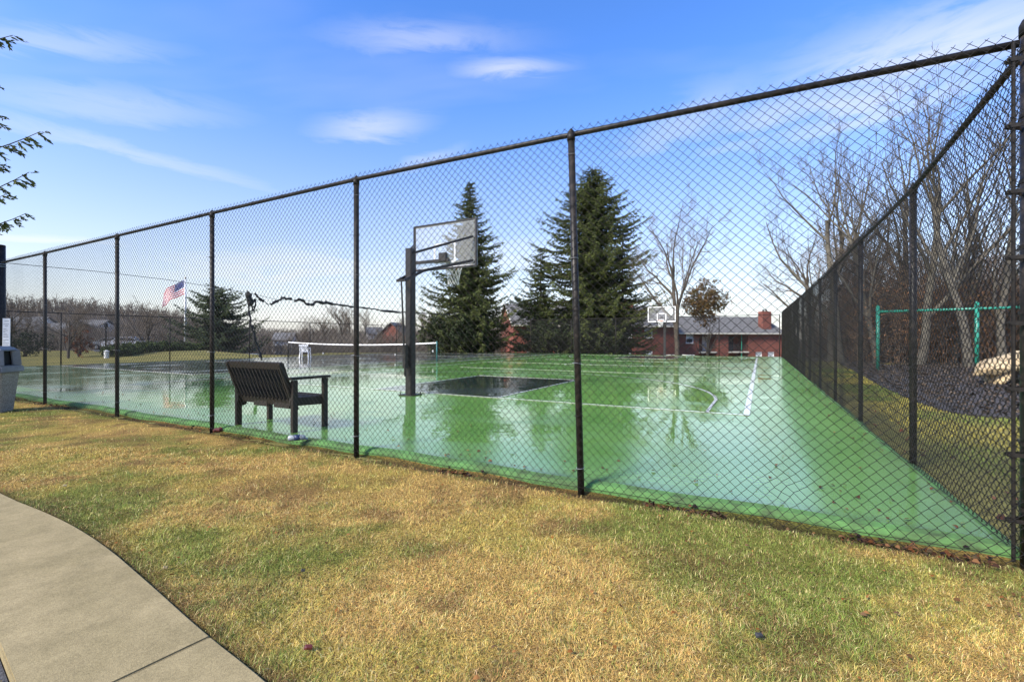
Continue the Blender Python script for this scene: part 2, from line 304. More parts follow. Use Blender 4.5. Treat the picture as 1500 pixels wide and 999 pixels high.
def wet_mat(name, col, col2, dry=.0):
    """painted acrylic court under a film of rainwater: smooth where water stands, rougher where it has drained"""
    m = bpy.data.materials.new(name); m.use_nodes = True; nt = m.node_tree; N = nt.nodes; L = nt.links; p = N['Principled BSDF']
    tc = N.new('ShaderNodeTexCoord')
    n0 = N.new('ShaderNodeTexNoise'); n0.inputs['Scale'].default_value = .9; n0.inputs['Detail'].default_value = 7; n0.inputs['Roughness'].default_value = .6
    L.new(tc.outputs['Object'], n0.inputs['Vector'])
    r0 = N.new('ShaderNodeMapRange'); r0.inputs[1].default_value = .35; r0.inputs[2].default_value = .65; L.new(n0.outputs['Fac'], r0.inputs[0])
    mx = N.new('ShaderNodeMix'); mx.data_type = 'RGBA'; L.new(r0.outputs[0], mx.inputs[0]); mx.inputs[6].default_value = (*col, 1); mx.inputs[7].default_value = (*col2, 1)
    L.new(mx.outputs[2], p.inputs['Base Color'])
    # water depth
    w = N.new('ShaderNodeTexNoise'); w.inputs['Scale'].default_value = .62; w.inputs['Detail'].default_value = 9; w.inputs['Roughness'].default_value = .66; w.inputs['Distortion'].default_value = .5
    L.new(tc.outputs['Object'], w.inputs['Vector'])
    sep = N.new('ShaderNodeSeparateXYZ'); L.new(tc.outputs['Object'], sep.inputs[0])
    # the front and right-hand margins of the slab have drained (x = -u, y = v in the court frame)
    def mr(src, a, b_, c, d):
        q = N.new('ShaderNodeMapRange'); q.interpolation_type = 'SMOOTHSTEP'; q.inputs[1].default_value = a; q.inputs[2].default_value = b_; q.inputs[3].default_value = c; q.inputs[4].default_value = d
        L.new(src, q.inputs[0]); return q.outputs[0]
    ex = mr(sep.outputs[0], -2.2, -.2, 0, .22); ey = mr(sep.outputs[1], .35, 1.1, .22, 0)
    a = N.new('ShaderNodeMath'); a.operation = 'MAXIMUM'; L.new(ex, a.inputs[0]); L.new(ey, a.inputs[1])
    s = N.new('ShaderNodeMath'); s.operation = 'ADD'; L.new(w.outputs['Fac'], s.inputs[0]); L.new(a.outputs[0], s.inputs[1])
    rg = mr(s.outputs[0], .49, .60, .025+dry, .20); L.new(rg, p.inputs['Roughness'])
    p.inputs['IOR'].default_value = 4.2; p.inputs['Specular Tint'].default_value = (1, .87, .66, 1)
    p.inputs['Coat Weight'].default_value = .3; p.inputs['Coat IOR'].default_value = 1.6; L.new(mr(s.outputs[0], .46, .74, .025+dry, .16), p.inputs['Coat Roughness'])
    # faint ripples and squeegee streaks
    b1 = N.new('ShaderNodeTexNoise'); b1.inputs['Scale'].default_value = 2.2; b1.inputs['Detail'].default_value = 3; L.new(tc.outputs['Object'], b1.inputs['Vector'])
    b2 = N.new('ShaderNodeTexNoise'); b2.inputs['Scale'].default_value = 38; b2.inputs['Detail'].default_value = 2; L.new(tc.outputs['Object'], b2.inputs['Vector'])
    k = N.new('ShaderNodeMath'); k.operation = 'MULTIPLY'; L.new(b2.outputs['Fac'], k.inputs[0]); L.new(mr(s.outputs[0], .47, .58, .0, .07), k.inputs[1])
    k2 = N.new('ShaderNodeMath'); k2.operation = 'ADD'; L.new(b1.outputs['Fac'], k2.inputs[0]); L.new(k.outputs[0], k2.inputs[1])
    bp = N.new('ShaderNodeBump'); bp.inputs['Strength'].default_value = .35; bp.inputs['Distance'].default_value = .01; L.new(k2.outputs[0], bp.inputs['Height'])
    L.new(bp.outputs[0], p.inputs['Normal'])
    L.new(bp.outputs[0], p.inputs['Coat Normal'])
    # front and right edges darkened to tone down sun on the lip; random stains elsewhere
    st = N.new('ShaderNodeTexNoise'); st.inputs['Scale'].default_value = 5; st.inputs['Detail'].default_value = 8; st.inputs['Roughness'].default_value = .7; L.new(tc.outputs['Object'], st.inputs['Vector'])
    e1 = mr(sep.outputs[0], -.5, .05, 0, .55); e2 = mr(sep.outputs[1], .4, .1, 0, .95); em = N.new('ShaderNodeMath'); em.operation = 'MAXIMUM'; L.new(e1, em.inputs[0]); L.new(e2, em.inputs[1])
    sm = N.new('ShaderNodeMath'); sm.operation = 'MULTIPLY'; L.new(em.outputs[0], sm.inputs[0]); L.new(mr(st.outputs['Fac'], .36, .58, .25, 1), sm.inputs[1])
    sx = N.new('ShaderNodeMath'); sx.operation = 'MAXIMUM'; L.new(sm.outputs[0], sx.inputs[0]); L.new(mr(st.outputs['Fac'], .6, .78, 0, .35), sx.inputs[1])
    m2 = N.new('ShaderNodeMix'); m2.data_type = 'RGBA'; L.new(sx.outputs[0], m2.inputs[0]); L.new(mx.outputs[2], m2.inputs[6]); m2.inputs[7].default_value = (col[0]*.55+.01, col[1]*.5+.01, col[2]*.6+.01, 1); L.new(m2.outputs[2], p.inputs['Base Color'])
    return m
M['court'] = wet_mat('wet_green_court', (.15, .345, .075), (.20, .41, .105))
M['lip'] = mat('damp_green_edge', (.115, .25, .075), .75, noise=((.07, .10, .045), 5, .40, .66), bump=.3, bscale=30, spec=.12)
M['courtpale'] = wet_mat('wet_grey_green_court', (.15, .24, .12), (.19, .28, .15))
M['courtgrey'] = wet_mat('wet_grey_court', (.075, .095, .085), (.10, .125, .11))
M['courtdark'] = wet_mat('wet_dark_key', (.022, .038, .032), (.03, .05, .04))
M['line'] = wet_mat('wet_white_line', (.75, .77, .75), (.68, .7, .68), .08)

def ground_mat():
    m = bpy.data.materials.new('winter_lawn'); m.use_nodes = True; nt = m.node_tree; N = nt.nodes; L = nt.links; p = N['Principled BSDF']
    tc = N.new('ShaderNodeTexCoord')
    def noise(s, d=5):
        n = N.new('ShaderNodeTexNoise'); n.inputs['Scale'].default_value = s; n.inputs['Detail'].default_value = d; n.inputs['Roughness'].default_value = .6; L.new(tc.outputs['Object'], n.inputs['Vector']); return n.outputs['Fac']
    def ramp(src, a, b):
        q = N.new('ShaderNodeMapRange'); q.inputs[1].default_value = a; q.inputs[2].default_value = b; L.new(src, q.inputs[0]); return q.outputs[0]
    def mix(f, a, b):
        q = N.new('ShaderNodeMix'); q.data_type = 'RGBA'; L.new(f, q.inputs[0])
        for i, c in ((6, a), (7, b)):
            if isinstance(c, tuple): q.inputs[i].default_value = (*c, 1)
            else: L.new(c, q.inputs[i])
        return q.outputs[2]
    c = mix(ramp(noise(.5), .38, .62), (.18, .17, .05), (.30, .25, .075))
    c = mix(ramp(noise(14, 8), .4, .7), c, (.10, .085, .03))
    L.new(c, p.inputs['Base Color']); p.inputs['Roughness'].default_value = .95; p.inputs['Specular IOR Level'].default_value = .1
    b = N.new('ShaderNodeBump'); b.inputs['Strength'].default_value = .8; b.inputs['Distance'].default_value = .05; L.new(noise(9, 8), b.inputs['Height']); L.new(b.outputs[0], p.inputs['Normal'])
    return m
M['ground'] = ground_mat()
def lawn_mat():
    m = bpy.data.materials.new('thatch'); m.use_nodes = True; nt = m.node_tree; N = nt.nodes; L = nt.links; p = N['Principled BSDF']
    a = N.new('ShaderNodeAttribute'); a.attribute_name = 'tint'; tc = N.new('ShaderNodeTexCoord')
    n = N.new('ShaderNodeTexNoise'); n.inputs['Scale'].default_value = 70; n.inputs['Detail'].default_value = 6; L.new(tc.outputs['Object'], n.inputs['Vector'])
    r = N.new('ShaderNodeMapRange'); r.inputs[1].default_value = .35; r.inputs[2].default_value = .65; r.inputs[3].default_value = .35; r.inputs[4].default_value = 1.15; L.new(n.outputs['Fac'], r.inputs[0])
    x = N.new('ShaderNodeMix'); x.data_type = 'RGBA'; x.blend_type = 'MULTIPLY'; x.inputs[0].default_value = 1; L.new(a.outputs['Color'], x.inputs[6]); L.new(r.outputs[0], x.inputs[7])
    L.new(x.outputs[2], p.inputs['Base Color']); p.inputs['Roughness'].default_value = .95; p.inputs['Specular IOR Level'].default_value = .1
    b = N.new('ShaderNodeBump'); b.inputs['Strength'].default_value = 1; b.inputs['Distance'].default_value = .02; L.new(n.outputs['Fac'], b.inputs['Height']); L.new(b.outputs[0], p.inputs['Normal'])
    return m
M['thatch'] = lawn_mat()

def set_tint(me, cols):
    a = me.color_attributes.new('tint', 'FLOAT_COLOR', 'POINT'); cols = np.asarray(cols, np.float32)
    if cols.shape[1] == 3: cols = np.hstack([cols, np.ones((len(cols), 1), np.float32)])
    a.data.foreach_set('color', cols.ravel())

# ------------------------------------------------------------------ terrain
def court_uv(X, Y): dx = X-CO.x; dy = Y-CO.y; return dx*E1.x+dy*E1.y, dx*E2.x+dy*E2.y
def sstep(x, a, b): t = np.clip((x-a)/(b-a), 0, 1); return t*t*(3-2*t)
def terrain(X, Y):
    u, v = court_uv(X, Y)
    h = -0.03+0*X
    h = h-2.7*sstep(v, 34, 50)*sstep(-u, -40, -5)
    h = h-1.25*sstep(Y, 44, 58)*sstep(u, 25, 45)*sstep(X/np.maximum(Y, 1), -.76, -.66)
    h = h+.42*np.exp(-(((X+24.5)/6.5)**2+((Y-36)/5)**2))-1.35*sstep(Y, 33.5, 46)*np.exp(-((X/np.maximum(Y, 1)+.54)/.085)**4)*(Y < 200)                       # mound by the flagpole
    far = sstep(np.hypot(X, Y), 90, 190)
    bearing = X/np.maximum(Y, 1)
    h = h+far*(7.5*sstep(-bearing, .3, 1.0)+1.5)*(Y > 0)+far*3*(Y <= 0)
    h = h+.06*(vnoise(X*.3, Y*.3, 5, 2)-.5)*sstep(np.hypot(X, Y), 14, 25)
    return h
def tz(x, y): return float(terrain(np.array([float(x)]), np.array([float(y)]))[0])
def warp(n, R): t = np.linspace(-1, 1, n); return np.sign(t)*(np.abs(t)**2.6)*R
xs = warp(241, 900); ys = warp(241, 900)+10
gx, gy = np.meshgrid(xs, ys); gz = terrain(gx, gy)
n_ = len(xs); idx = np.arange(n_*n_).reshape(n_, n_)
F = np.stack([idx[:-1, :-1], idx[:-1, 1:], idx[1:, 1:], idx[1:, :-1]], -1).reshape(-1, 4)
uu_, vv_ = court_uv(gx, gy)
gz = np.where((uu_ > .4) & (uu_ < 30.6) & (vv_ > .4) & (vv_ < 32.8), -.12, gz)
me = np_mesh('ground', np.stack([gx, gy, gz], -1).reshape(-1, 3), F, True); me.materials.append(M['ground']); me.materials.append(M['woodfloor'])
cxy = np.hypot(gx, gy)[:-1, :-1].ravel(); bx = (gx/np.maximum(gy, 1))[:-1, :-1].ravel(); wood = ((cxy > 74) | ((bx > .6) & (cxy > 31))); me.polygons.foreach_set('material_index', wood.astype(np.int32)); me.update()
link('ground', me, None, kind='structure')

# front lawn: tinted thatch + blades
SW = [(-12, 8.2), (-9, 6.6), (-6.5, 5.15), (-4.12, 3.71), (-3.2, 3.25), (-2.51, 2.83), (-1.85, 2.36), (-1.31, 1.966), (-.923, 1.707), (-.45, 1.36), (.05, .98), (.5, .6), (1.2, 0), (2, -1)]
swx = np.array([p[0] for p in SW]); swy = np.array([p[1] for p in SW])
def sw_edge_y(x): return np.interp(x, swx, swy)
STRAW = np.array([.77, .49, .14]); GREEN = np.array([.205, .27, .045]); YEL = np.array([.55, .45, .085]); BROWN = np.array([.27, .145, .06]); DIRT = np.array([.075, .045, .025])
def lawn_tint(X, Y):
    g = vnoise(X*.85+3, Y*.95+1.5, 11, 3)*.72+.26*vnoise(X*3.6, Y*3.6, 13, 3)+.09*vnoise(X*14, Y*14, 12, 2)+.05*sstep(Y, 2.1, 3.2)+.05*1.8*sstep(vnoise(X*5.5, Y*5.5, 61, 2), .5, .8)
    u, v = court_uv(X, Y)
    g = g+.12*sstep(X, -.5, 2.5)*sstep(Y, 1.2, 2.2)-.14*np.exp(-((X+.9)/1.6)**2-((Y-2.2)/.7)**2)
    f = sstep(g, .48, .74)[..., None]*.8; y = sstep(vnoise(X*1.7, Y*1.7, 31, 3), .42, .65)[..., None]
    c = STRAW*(1-y*.55)+YEL*y*.55
    c = c*(1-f)+GREEN*f
    b = sstep(vnoise(X*3.6+9, Y*3.6, 41, 4), .50, .76)[..., None]*.6
    c = c*(1-b)+BROWN*b
    ed = np.exp(-((v+.05)/.11)**2)[..., None]*.95
    se = np.exp(-((Y-sw_edge_y(X))/.10)**2)[..., None]*.7
    c = c*(1-ed)+DIRT*ed; c = c*(1-se)+DIRT*se
    return c, f[..., 0], ed[..., 0]
def lawn_z(X, Y): 
    u, v = court_uv(X, Y)
    return .012*(vnoise(X*1.3, Y*1.3, 3, 3)-.5)*2+.012*(vnoise(X*7, Y*7, 8, 2)-.5)-.035*np.exp(-((v+.02)/.1)**2)+.0
lx = np.arange(-13.5, 7.2, .07); ly = np.arange(.2, 13.0, .07); LX, LY = np.meshgrid(lx, ly); LU, LV = court_uv(LX, LY)
LZ = lawn_z(LX, LY)
li = np.arange(LX.size).reshape(LX.shape)
cellx = LX[:-1, :-1]; celly = LY[:-1, :-1]; cu, cv = court_uv(cellx, celly)
ok = (cv < .12) & (celly > sw_edge_y(cellx)-.12) & (cellx < 6.5)
F = np.stack([li[:-1, :-1], li[:-1, 1:], li[1:, 1:], li[1:, :-1]], -1)[ok]
used, inv = np.unique(F.ravel(), return_inverse=True)
V = np.stack([LX, LY, LZ], -1).reshape(-1, 3)[used]; cols, _, _ = lawn_tint(V[:, 0], V[:, 1])
me = np_mesh('lawn', V, inv.reshape(-1, 4), True); set_tint(me, cols*.6)
link('lawn', me, M['thatch'], kind='structure')

def blades(name, P, H, Wd, lean, col, label, **k):
    rng = np.random.default_rng(len(P)); n = len(P); az = vnoise(P[:, 0]*9, P[:, 1]*9, 71, 2)*14+rng.normal(0, 1.3, n); d = np.stack([np.cos(az), np.sin(az), 0*az], 1)
    wz = az+PI/2+rng.normal(0, .5, n); w = np.stack([np.cos(wz), np.sin(wz), 0*wz], 1)*Wd[:, None]/2
    up = np.array([0, 0, 1.])
    l1 = lean*.55; mid = P+(d*np.sin(l1)[:, None]+up*np.cos(l1)[:, None])*(H*.5)[:, None]
    l2 = np.minimum(lean*1.35, 1.75); tip = mid+(d*np.sin(l2)[:, None]+up*np.cos(l2)[:, None])*(H*.5)[:, None]; tip[:, 2] = np.maximum(tip[:, 2], P[:, 2]+.001)
    V = np.stack([P-w, P+w, mid+w*.8, mid-w*.8, tip], 1).reshape(-1, 3); b = np.arange(n)*5
    F = np.stack([np.stack([b, b+1, b+2], 1), np.stack([b, b+2, b+3], 1), np.stack([b+3, b+2, b+4], 1)], 1).reshape(-1, 3)
    me = np_mesh(name, V, F); cc = np.repeat(col, 5, axis=0); set_tint(me, cc)
    return link(name, me, M['grass'], label=label, cat='grass', kind='stuff', **k)
rng = np.random.default_rng(3)
def scatter(n, x0, x1, y0, y1, ok):
    X = rng.uniform(x0, x1, n); Y = rng.uniform(y0, y1, n); k = ok(X, Y); return X[k], Y[k]
Xs = []; Ys = []
for (n, y0, y1) in ((250000, 1.25, 2.4), (190000, 2.4, 3.6), (100000, 3.6, 5.4), (70000, 5.4, 11.5)):
    hw = y1*1.15
    X, Y = scatter(n, -hw, min(hw, 6), y0, y1, lambda X, Y: (court_uv(X, Y)[1] < -.02) & (Y > sw_edge_y(X)+.005+.03*rng.random(len(X))) & (np.abs(X) < Y*1.16+.3))
    Xs.append(X); Ys.append(Y)
X = np.concatenate(Xs); Y = np.concatenate(Ys)
c, f, ed = lawn_tint(X, Y); keep = rng.random(len(X)) > ed*.85; X, Y, c, f = X[keep], Y[keep], c[keep], f[keep]
n = len(X); P = np.stack([X, Y, lawn_z(X, Y)-.004], 1)
isg = rng.random(n) < (f*.5+.17)
base = np.where(isg[:, None], GREEN*np.array([1, 1, 1]), c)
jit = rng.uniform(.5, 1.3, (n, 1))*(.85+.3*vnoise(X*11, Y*11, 91, 2))[:, None]*(1+rng.normal(0, .06, (n, 3))); pale = rng.random(n) < .10
base = np.where(pale[:, None], np.array([.85, .64, .27]), base)
dk = rng.random(n) < .14; base = np.where(dk[:, None], BROWN*.8, base)
far = np.clip(Y/3.2, 1, 3.0)
Hh = np.where(isg, rng.uniform(.016, .042, n), rng.uniform(.018, .05, n))*(.6+.8*vnoise(X*5, Y*5, 95, 2))*np.clip(far, 1, 1.25)
blades('grass', P, Hh, rng.uniform(.0011, .0022, n)*far, np.where(isg, rng.uniform(.3, 1.2, n), rng.uniform(1.0, 1.6, n)), np.clip(base*jit, .01, .9), 'patchy straw-coloured winter grass with green tufts in front of the fence')
# grass past the right-hand fence
X, Y = scatter(160000, 3, 17, 2.2, 20, lambda X, Y: (court_uv(X, Y)[0] < -.15) & (X < Y*1.16+.2) & (Y > -2+X*.0) & ~((X > 7.2) & (Y > 7.6-(X-7.4)*.4) & (X-10.8 > (Y-14)*.45-99)*0 == 1))
n = len(X); t1 = vnoise(X*.8, Y*.8, 55, 3)[:, None]; g = sstep(t1, .4, .62)
base = YEL*(1-g)*1.0+GREEN*g; base = base*rng.uniform(.6, 1.35, (n, 1)); 
GR = (X, Y, base)

# ------------------------------------------------------------------ sidewalk, road edge
def dense(pts, k=6):
    o = []
    for a, b in zip(pts[:-1], pts[1:]):
        for i in range(k): o.append((a[0]+(b[0]-a[0])*i/k, a[1]+(b[1]-a[1])*i/k))
    return o+[pts[-1]]
def smooth(pts, it=3):
    for _ in range(it):
        q = [pts[0]]
        for a, b in zip(pts[:-1], pts[1:]): q += [(a[0]*.75+b[0]*.25, a[1]*.75+b[1]*.25), (a[0]*.25+b[0]*.75, a[1]*.25+b[1]*.75)]
        pts = q+[pts[-1]]
    return pts
edge = smooth(SW, 2)
def offs(pts, d):
    o = []
    for i, p in enumerate(pts):
        a = Vector((*pts[max(i-1, 0)], 0)); b = Vector((*pts[min(i+1, len(pts)-1)], 0)); t = (b-a).normalized(); nn = Vector((t.y, -t.x, 0))
        o.append((p[0]+nn.x*d, p[1]+nn.y*d))
    return o
# which side: the walk lies towards the camera (smaller y)
W_ = .53
inner = offs(edge, W_)
# slabs cut at joints
def slab(i0, i1):
    m_ = MB(); out = edge[i0:i1+1]; inn = inner[i0:i1+1]; n = len(out)
    def shrink(a, b, t): return (a[0]+(b[0]-a[0])*t, a[1]+(b[1]-a[1])*t)
    out[0] = shrink(out[0], out[1], .05 if n > 2 else .02); inn[0] = shrink(inn[0], inn[1], .05 if n > 2 else .02)
    poly = out+inn[::-1]; m_.prism(poly, -.1, .022); return m_
joint = min(range(len(edge)), key=lambda i: math.hypot(edge[i][0]+1.31, edge[i][1]-1.966))
walk = empty('sidewalk', (0, 0, 0), kind='structure')
step = 0
cuts = [joint]; 
def walk_cuts():
    res = [joint]; 
    for sgn in (-1, 1):
        i = joint; acc = 0
        while 0 < i+sgn < len(edge)-0 and 0 <= i+sgn < len(edge):
            acc += math.hypot(edge[i+sgn][0]-edge[i][0], edge[i+sgn][1]-edge[i][1]); i += sgn
            if acc > 3.7: res.append(i); acc = 0
    res += [0, len(edge)-1]
    return sorted(set(res))
cuts = walk_cuts()
for a, b in zip(cuts[:-1], cuts[1:]):
    if b-a >= 1: slab(a, b).build('paving_slab', M['conc'], walk, bevel=.006)
jb = MB(); jb.prism([(p[0], p[1]) for p in offs(edge, .01)]+[(p[0], p[1]) for p in offs(edge, W_-.01)][::-1], -.12, .008); jb.build('joint_bed', M['soil'], walk)
rd = offs(edge, W_+.004); rd2 = offs(edge, W_+5); mb = MB(); mb.prism(rd[3:-3]+rd2[3:-3][::-1], -.12, -.012); mb.build('road', M['asphalt'], kind='structure')
# gravel grains on the road edge
V = []; Fq = []
gP = []
for i in range(900):
    k = random.randrange(len(rd)-1); t = random.random(); d = random.uniform(0.0, .35)
    e = edge[k]; e2 = edge[k+1]; x = e[0]+(e2[0]-e[0])*t; y = e[1]+(e2[1]-e[1])*t
    o = offs([e, e2], W_+.02+d)[0]; x = o[0]+(e2[0]-e[0])*t; y = o[1]+(e2[1]-e[1])*t
    gP.append((x, y, -.012, random.uniform(.003, .009)))
mb = MB()
for x, y, z, r in gP: mb.box((x, y, z+r*.6), (r*2, r*1.6, r*1.4), Matrix.Rotation(random.random()*6, 3, 'Z') @ Matrix.Rotation(random.random(), 3, 'X'), taper=.7)
mb.build('gravel', M['conc'], kind='stuff', label='loose grit along the road edge beside the concrete walk', cat='gravel')

# ------------------------------------------------------------------ the wet court
RZ = math.atan2(-.4743, .8804)
CW_, CD_ = 30.6, 33.2; ZC = .05
court = empty('sports_court', CO, RZ, kind='structure')
def cbox(u0, u1, v0, v1, z0, z1, nx=1, name='x', m_=None):
    mb = MB(); mb.box(((-u0-u1)/2, (v0+v1)/2, (z0+z1)/2), (abs(u1-u0), abs(v1-v0), z1-z0)); return mb
# slab with an uneven, slumped front and right lip
def slab_court():
    nu = 160; out = []
    pts = []
    rr = np.random.default_rng(2)
    for i in range(nu+1):
        u = CW_*i/nu; pts.append((-u+.075*(1-i/nu), .07+.02*math.sin(u*1.7)+.015*math.sin(u*5.3+1)))
    for i in range(1, 60): pts.append((-CW_, .07+(CD_-.07)*i/60))
    for i in range(40): pts.append((-CW_+(CW_+.075)*i/40, CD_))
    for i in range(121): v = CD_-(CD_-.07)*i/120; pts.append((.075+.02*math.sin(v*1.3)+.012*math.sin(v*4.1), v))
    top = []; low = []
    n = len(pts); vs_ = []; fs = []
    cx, cy = -CW_/2, CD_/2
    for (s, z) in ((0, -.14), (0, .012), (.035, .040), (.11, ZC)):
        for x, y in pts:
            dx = s if x < cx else -s; dy = s if y < cy else -s
            ex = min(abs(x-.05), abs(x+CW_)) < .12; ey = y < .15 or y > CD_-.05
            vs_.append((x+(dx if ex else 0), y+(dy if ey else 0), z))
    for L_ in range(3):
        for i in range(n): j = (i+1) % n; fs.append((L_*n+i, L_*n+j, (L_+1)*n+j, (L_+1)*n+i))
    fs.append(tuple(range(3*n, 4*n)))
    mb = MB(); mb.add(vs_, fs); return mb
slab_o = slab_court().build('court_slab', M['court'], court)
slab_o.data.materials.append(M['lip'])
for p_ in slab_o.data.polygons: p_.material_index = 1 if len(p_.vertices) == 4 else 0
def sheet(name, pts, m_, z):
    mb = MB(); n = len(pts); mb.prism([(-u, v) for u, v in pts], z-.003, z); return mb.build(name, m_, court)
sheet('tennis_surround', [(15.6, .7), (30.4, .7), (30.4, 32.8), (15.6, 32.8)], M['courtpale'], ZC+.003)
sheet('tennis_surface', [(18.4, 5.0), (29.5, 5.0), (29.5, 29), (18.4, 29)], M['courtgrey'], ZC+.006)
sheet('painted_key', [(6.1, 4.6), (9.55, 4.6), (9.55, 9.35), (6.1, 9.35)], M['courtdark'], ZC+.006)
sheet('painted_key', [(6.1, 30.6), (9.55, 30.6), (9.55, 25.85), (6.1, 25.85)], M['courtdark'], ZC+.006)
def line(a, b, w=.05):
    a = Vector((-a[0], a[1], 0)); b = Vector((-b[0], b[1], 0)); t = (b-a).normalized()*w/2; nn = Vector((-t.y, t.x, 0))
    mb = MB(); mb.prism([(p.x, p.y) for p in (a-t-nn, b+t-nn, b+t+nn, a-t+nn)], ZC+.007, ZC+.010); mb.build('court_line', M['line'], court)
def arc(c, r, a0, a1, w=.05, k=40):
    mb = MB(); vs_ = []; fs = []
    for i in range(k+1):
        t = a0+(a1-a0)*i/k
        for rr in (r-w/2, r+w/2): vs_.append((-(c[0]+rr*math.cos(t)), c[1]+rr*math.sin(t), ZC+.0115))
    for i in range(k): fs.append((2*i, 2*i+1, 2*i+3, 2*i+2))
    mb.add(vs_, fs); mb.build('court_line', M['line'], court)
U0, U1, V0, V1, UC = 1.48, 14.25, 4.6, 30.6, 7.85
line((U0, V0), (U0, V1), .09); line((U1, V0), (U1, V1), .06); line((U0, V0), (U1, V0), .05); line((U0, V1), (U1, V1)); line((U0, 17.6), (U1, 17.6))
arc((UC, 17.6), 1.8, 0, 2*PI); arc((UC, 17.6), .6, 0, 2*PI)
for s, vb in ((1, V0), (-1, V1)):
    hv = vb+s*1.35
    line((6.1, vb+s*.03), (6.1, vb+s*4.75)); line((9.55, vb+s*.03), (9.55, vb+s*4.75)); line((6.1, vb+s*4.75), (9.55, vb+s*4.75))
    arc((UC, vb+s*4.75), 1.72, 0, s*PI)
    line((UC-5.78, vb), (UC-5.78, hv+s*.4)); line((UC+5.78, vb), (UC+5.78, hv+s*.4))
    q = math.asin(.4/5.8); arc((UC, hv), 5.8, s*q, s*(PI-q), .065, 60)
for a, b in (((18.5, 5.1), (18.5, 28.9)), ((29.4, 5.1), (29.4, 28.9)), ((18.5, 5.1), (29.4, 5.1)), ((18.5, 28.9), (29.4, 28.9)), ((19.87, 5.1), (19.87, 28.9)), ((28.05, 5.1), (28.05, 28.9)),
             ((19.87, 10.6), (28.05, 10.6)), ((19.87, 23.4), (28.05, 23.4)), ((23.95, 10.6), (23.95, 23.4)),
             ((16.2, 3.2), (16.2, 30.5)), ((2.9, 13), (12.8, 13)), ((2.9, 22), (12.8, 22))): line(a, b, .05)

# ------------------------------------------------------------------ chain link fences
PITCH = .0718; HW = PITCH/2
def chainlink(length, zbot, ztop, base_fn, r=.0024, k=3, wob=.006, seed=1, barb=True, sag=None):
    """woven fabric: zig-zag wires hooked into their neighbours; base_fn(s, z, off) -> world points"""
    rr = np.random.default_rng(seed)
    nw = int(length/HW); nr = int((ztop-zbot)/HW)
    I, J = np.meshgrid(np.arange(nw), np.arange(nr+1), indexing='ij')
    par = (I+J) % 2
    S = (I+par)*HW+np.where(par == 1, .0016, -.0016); Z = zbot+J*HW+0*I
    O = np.where(par == 1, .0022, -.0022)
    # gentle hand-stretched irregularity shared by neighbouring wires
    S = S+wob*(vnoise(S*1.6+seed, Z*1.9, seed, 3)-.5)*2; Z = Z+wob*(vnoise(S*1.6+40+seed, Z*1.9, seed+4, 3)-.5)*2
    O = O+.03*(vnoise(S*.7, Z*.9, seed+9, 2)-.5)
    if sag is not None: S, Z, O = sag(S, Z, O)
    Pw = base_fn(S, Z, O)
    P0 = Pw[:, :-1].reshape(-1, 3); P1 = Pw[:, 1:].reshape(-1, 3)
    V, F = segs(P0, P1, r, r, k)
    if barb:
        tp = Pw[:, -1].reshape(-1, 3); dirn = Pw[:, -1]-Pw[:, -2]; dirn /= np.linalg.norm(dirn, axis=1, keepdims=True)
        q = tp+dirn*.012+rr.normal(0, .002, tp.shape)
        V2, F2 = segs(tp, q, r, r*.8, k); F = np.vstack([F, F2+len(V)]); V = np.vstack([V, V2])
    return np_mesh('fence_mesh', V, F, False)
def fence_xy(path):
    """path: list of (s, world point xy, rail z) -> arrays for interpolation"""
    s = np.array([p[0] for p in path]); x = np.array([p[1].x for p in path]); y = np.array([p[1].y for p in path]); z = np.array([p[2] for p in path]); return s, x, y, z
# front fence. posts: u, rail height, foot height, lean of the top
FP = [(.0, 2.95, -.02), (2.628, 3.0, -.01), (5.197, 3.04, .0), (7.974, 3.03, .01), (10.75, 3.01, .01), (13.77, 2.99, .02), (16.15, 2.99, .02)]
front = empty('chain_link_fence', cw(0, -.03), 0, label='tall black chain link fence across the front of the wet court, behind the lawn', cat='fence')
def local(root, p): return Vector(p)-root.location
s_, zr_ = np.array([p[0] for p in FP]), np.array([p[1] for p in FP])
def front_fn(S, Z, O):
    rz = np.interp(S, s_, zr_); zz = Z*(rz/3.0)
    v = -.03-.04+O
    p = np.stack([CO.x+E1.x*S+E2.x*v, CO.y+E1.y*S+E2.y*v, zz], -1); return p-np.array(front.location)
def front_sag(S, Z, O):
    # bottom edge kicked about and torn near the right-hand end
    k = np.exp(-((S-1.15)/.16)**2-((Z-.22)/.14)**2); k2 = np.exp(-((S-.7)/.2)**2-((Z-.1)/.1)**2)
    S = S+.016*k*np.sin(Z*30)+.008*k2*np.sin(S*60); Z = Z+.012*k*np.cos(S*34)+.018*np.exp(-((Z-.02)/.08)**2)*np.sin(S*9.0)*np.sin(S*2.3); O = O+.05*k
    return S, Z, O
me = chainlink(16.1, .012, 3.05, front_fn, r=.0020, wob=.010, seed=3, sag=front_sag); link('fence_mesh', me, M['wire'], front, kind='stuff')
LEAN = {1: (-.055, .03)}
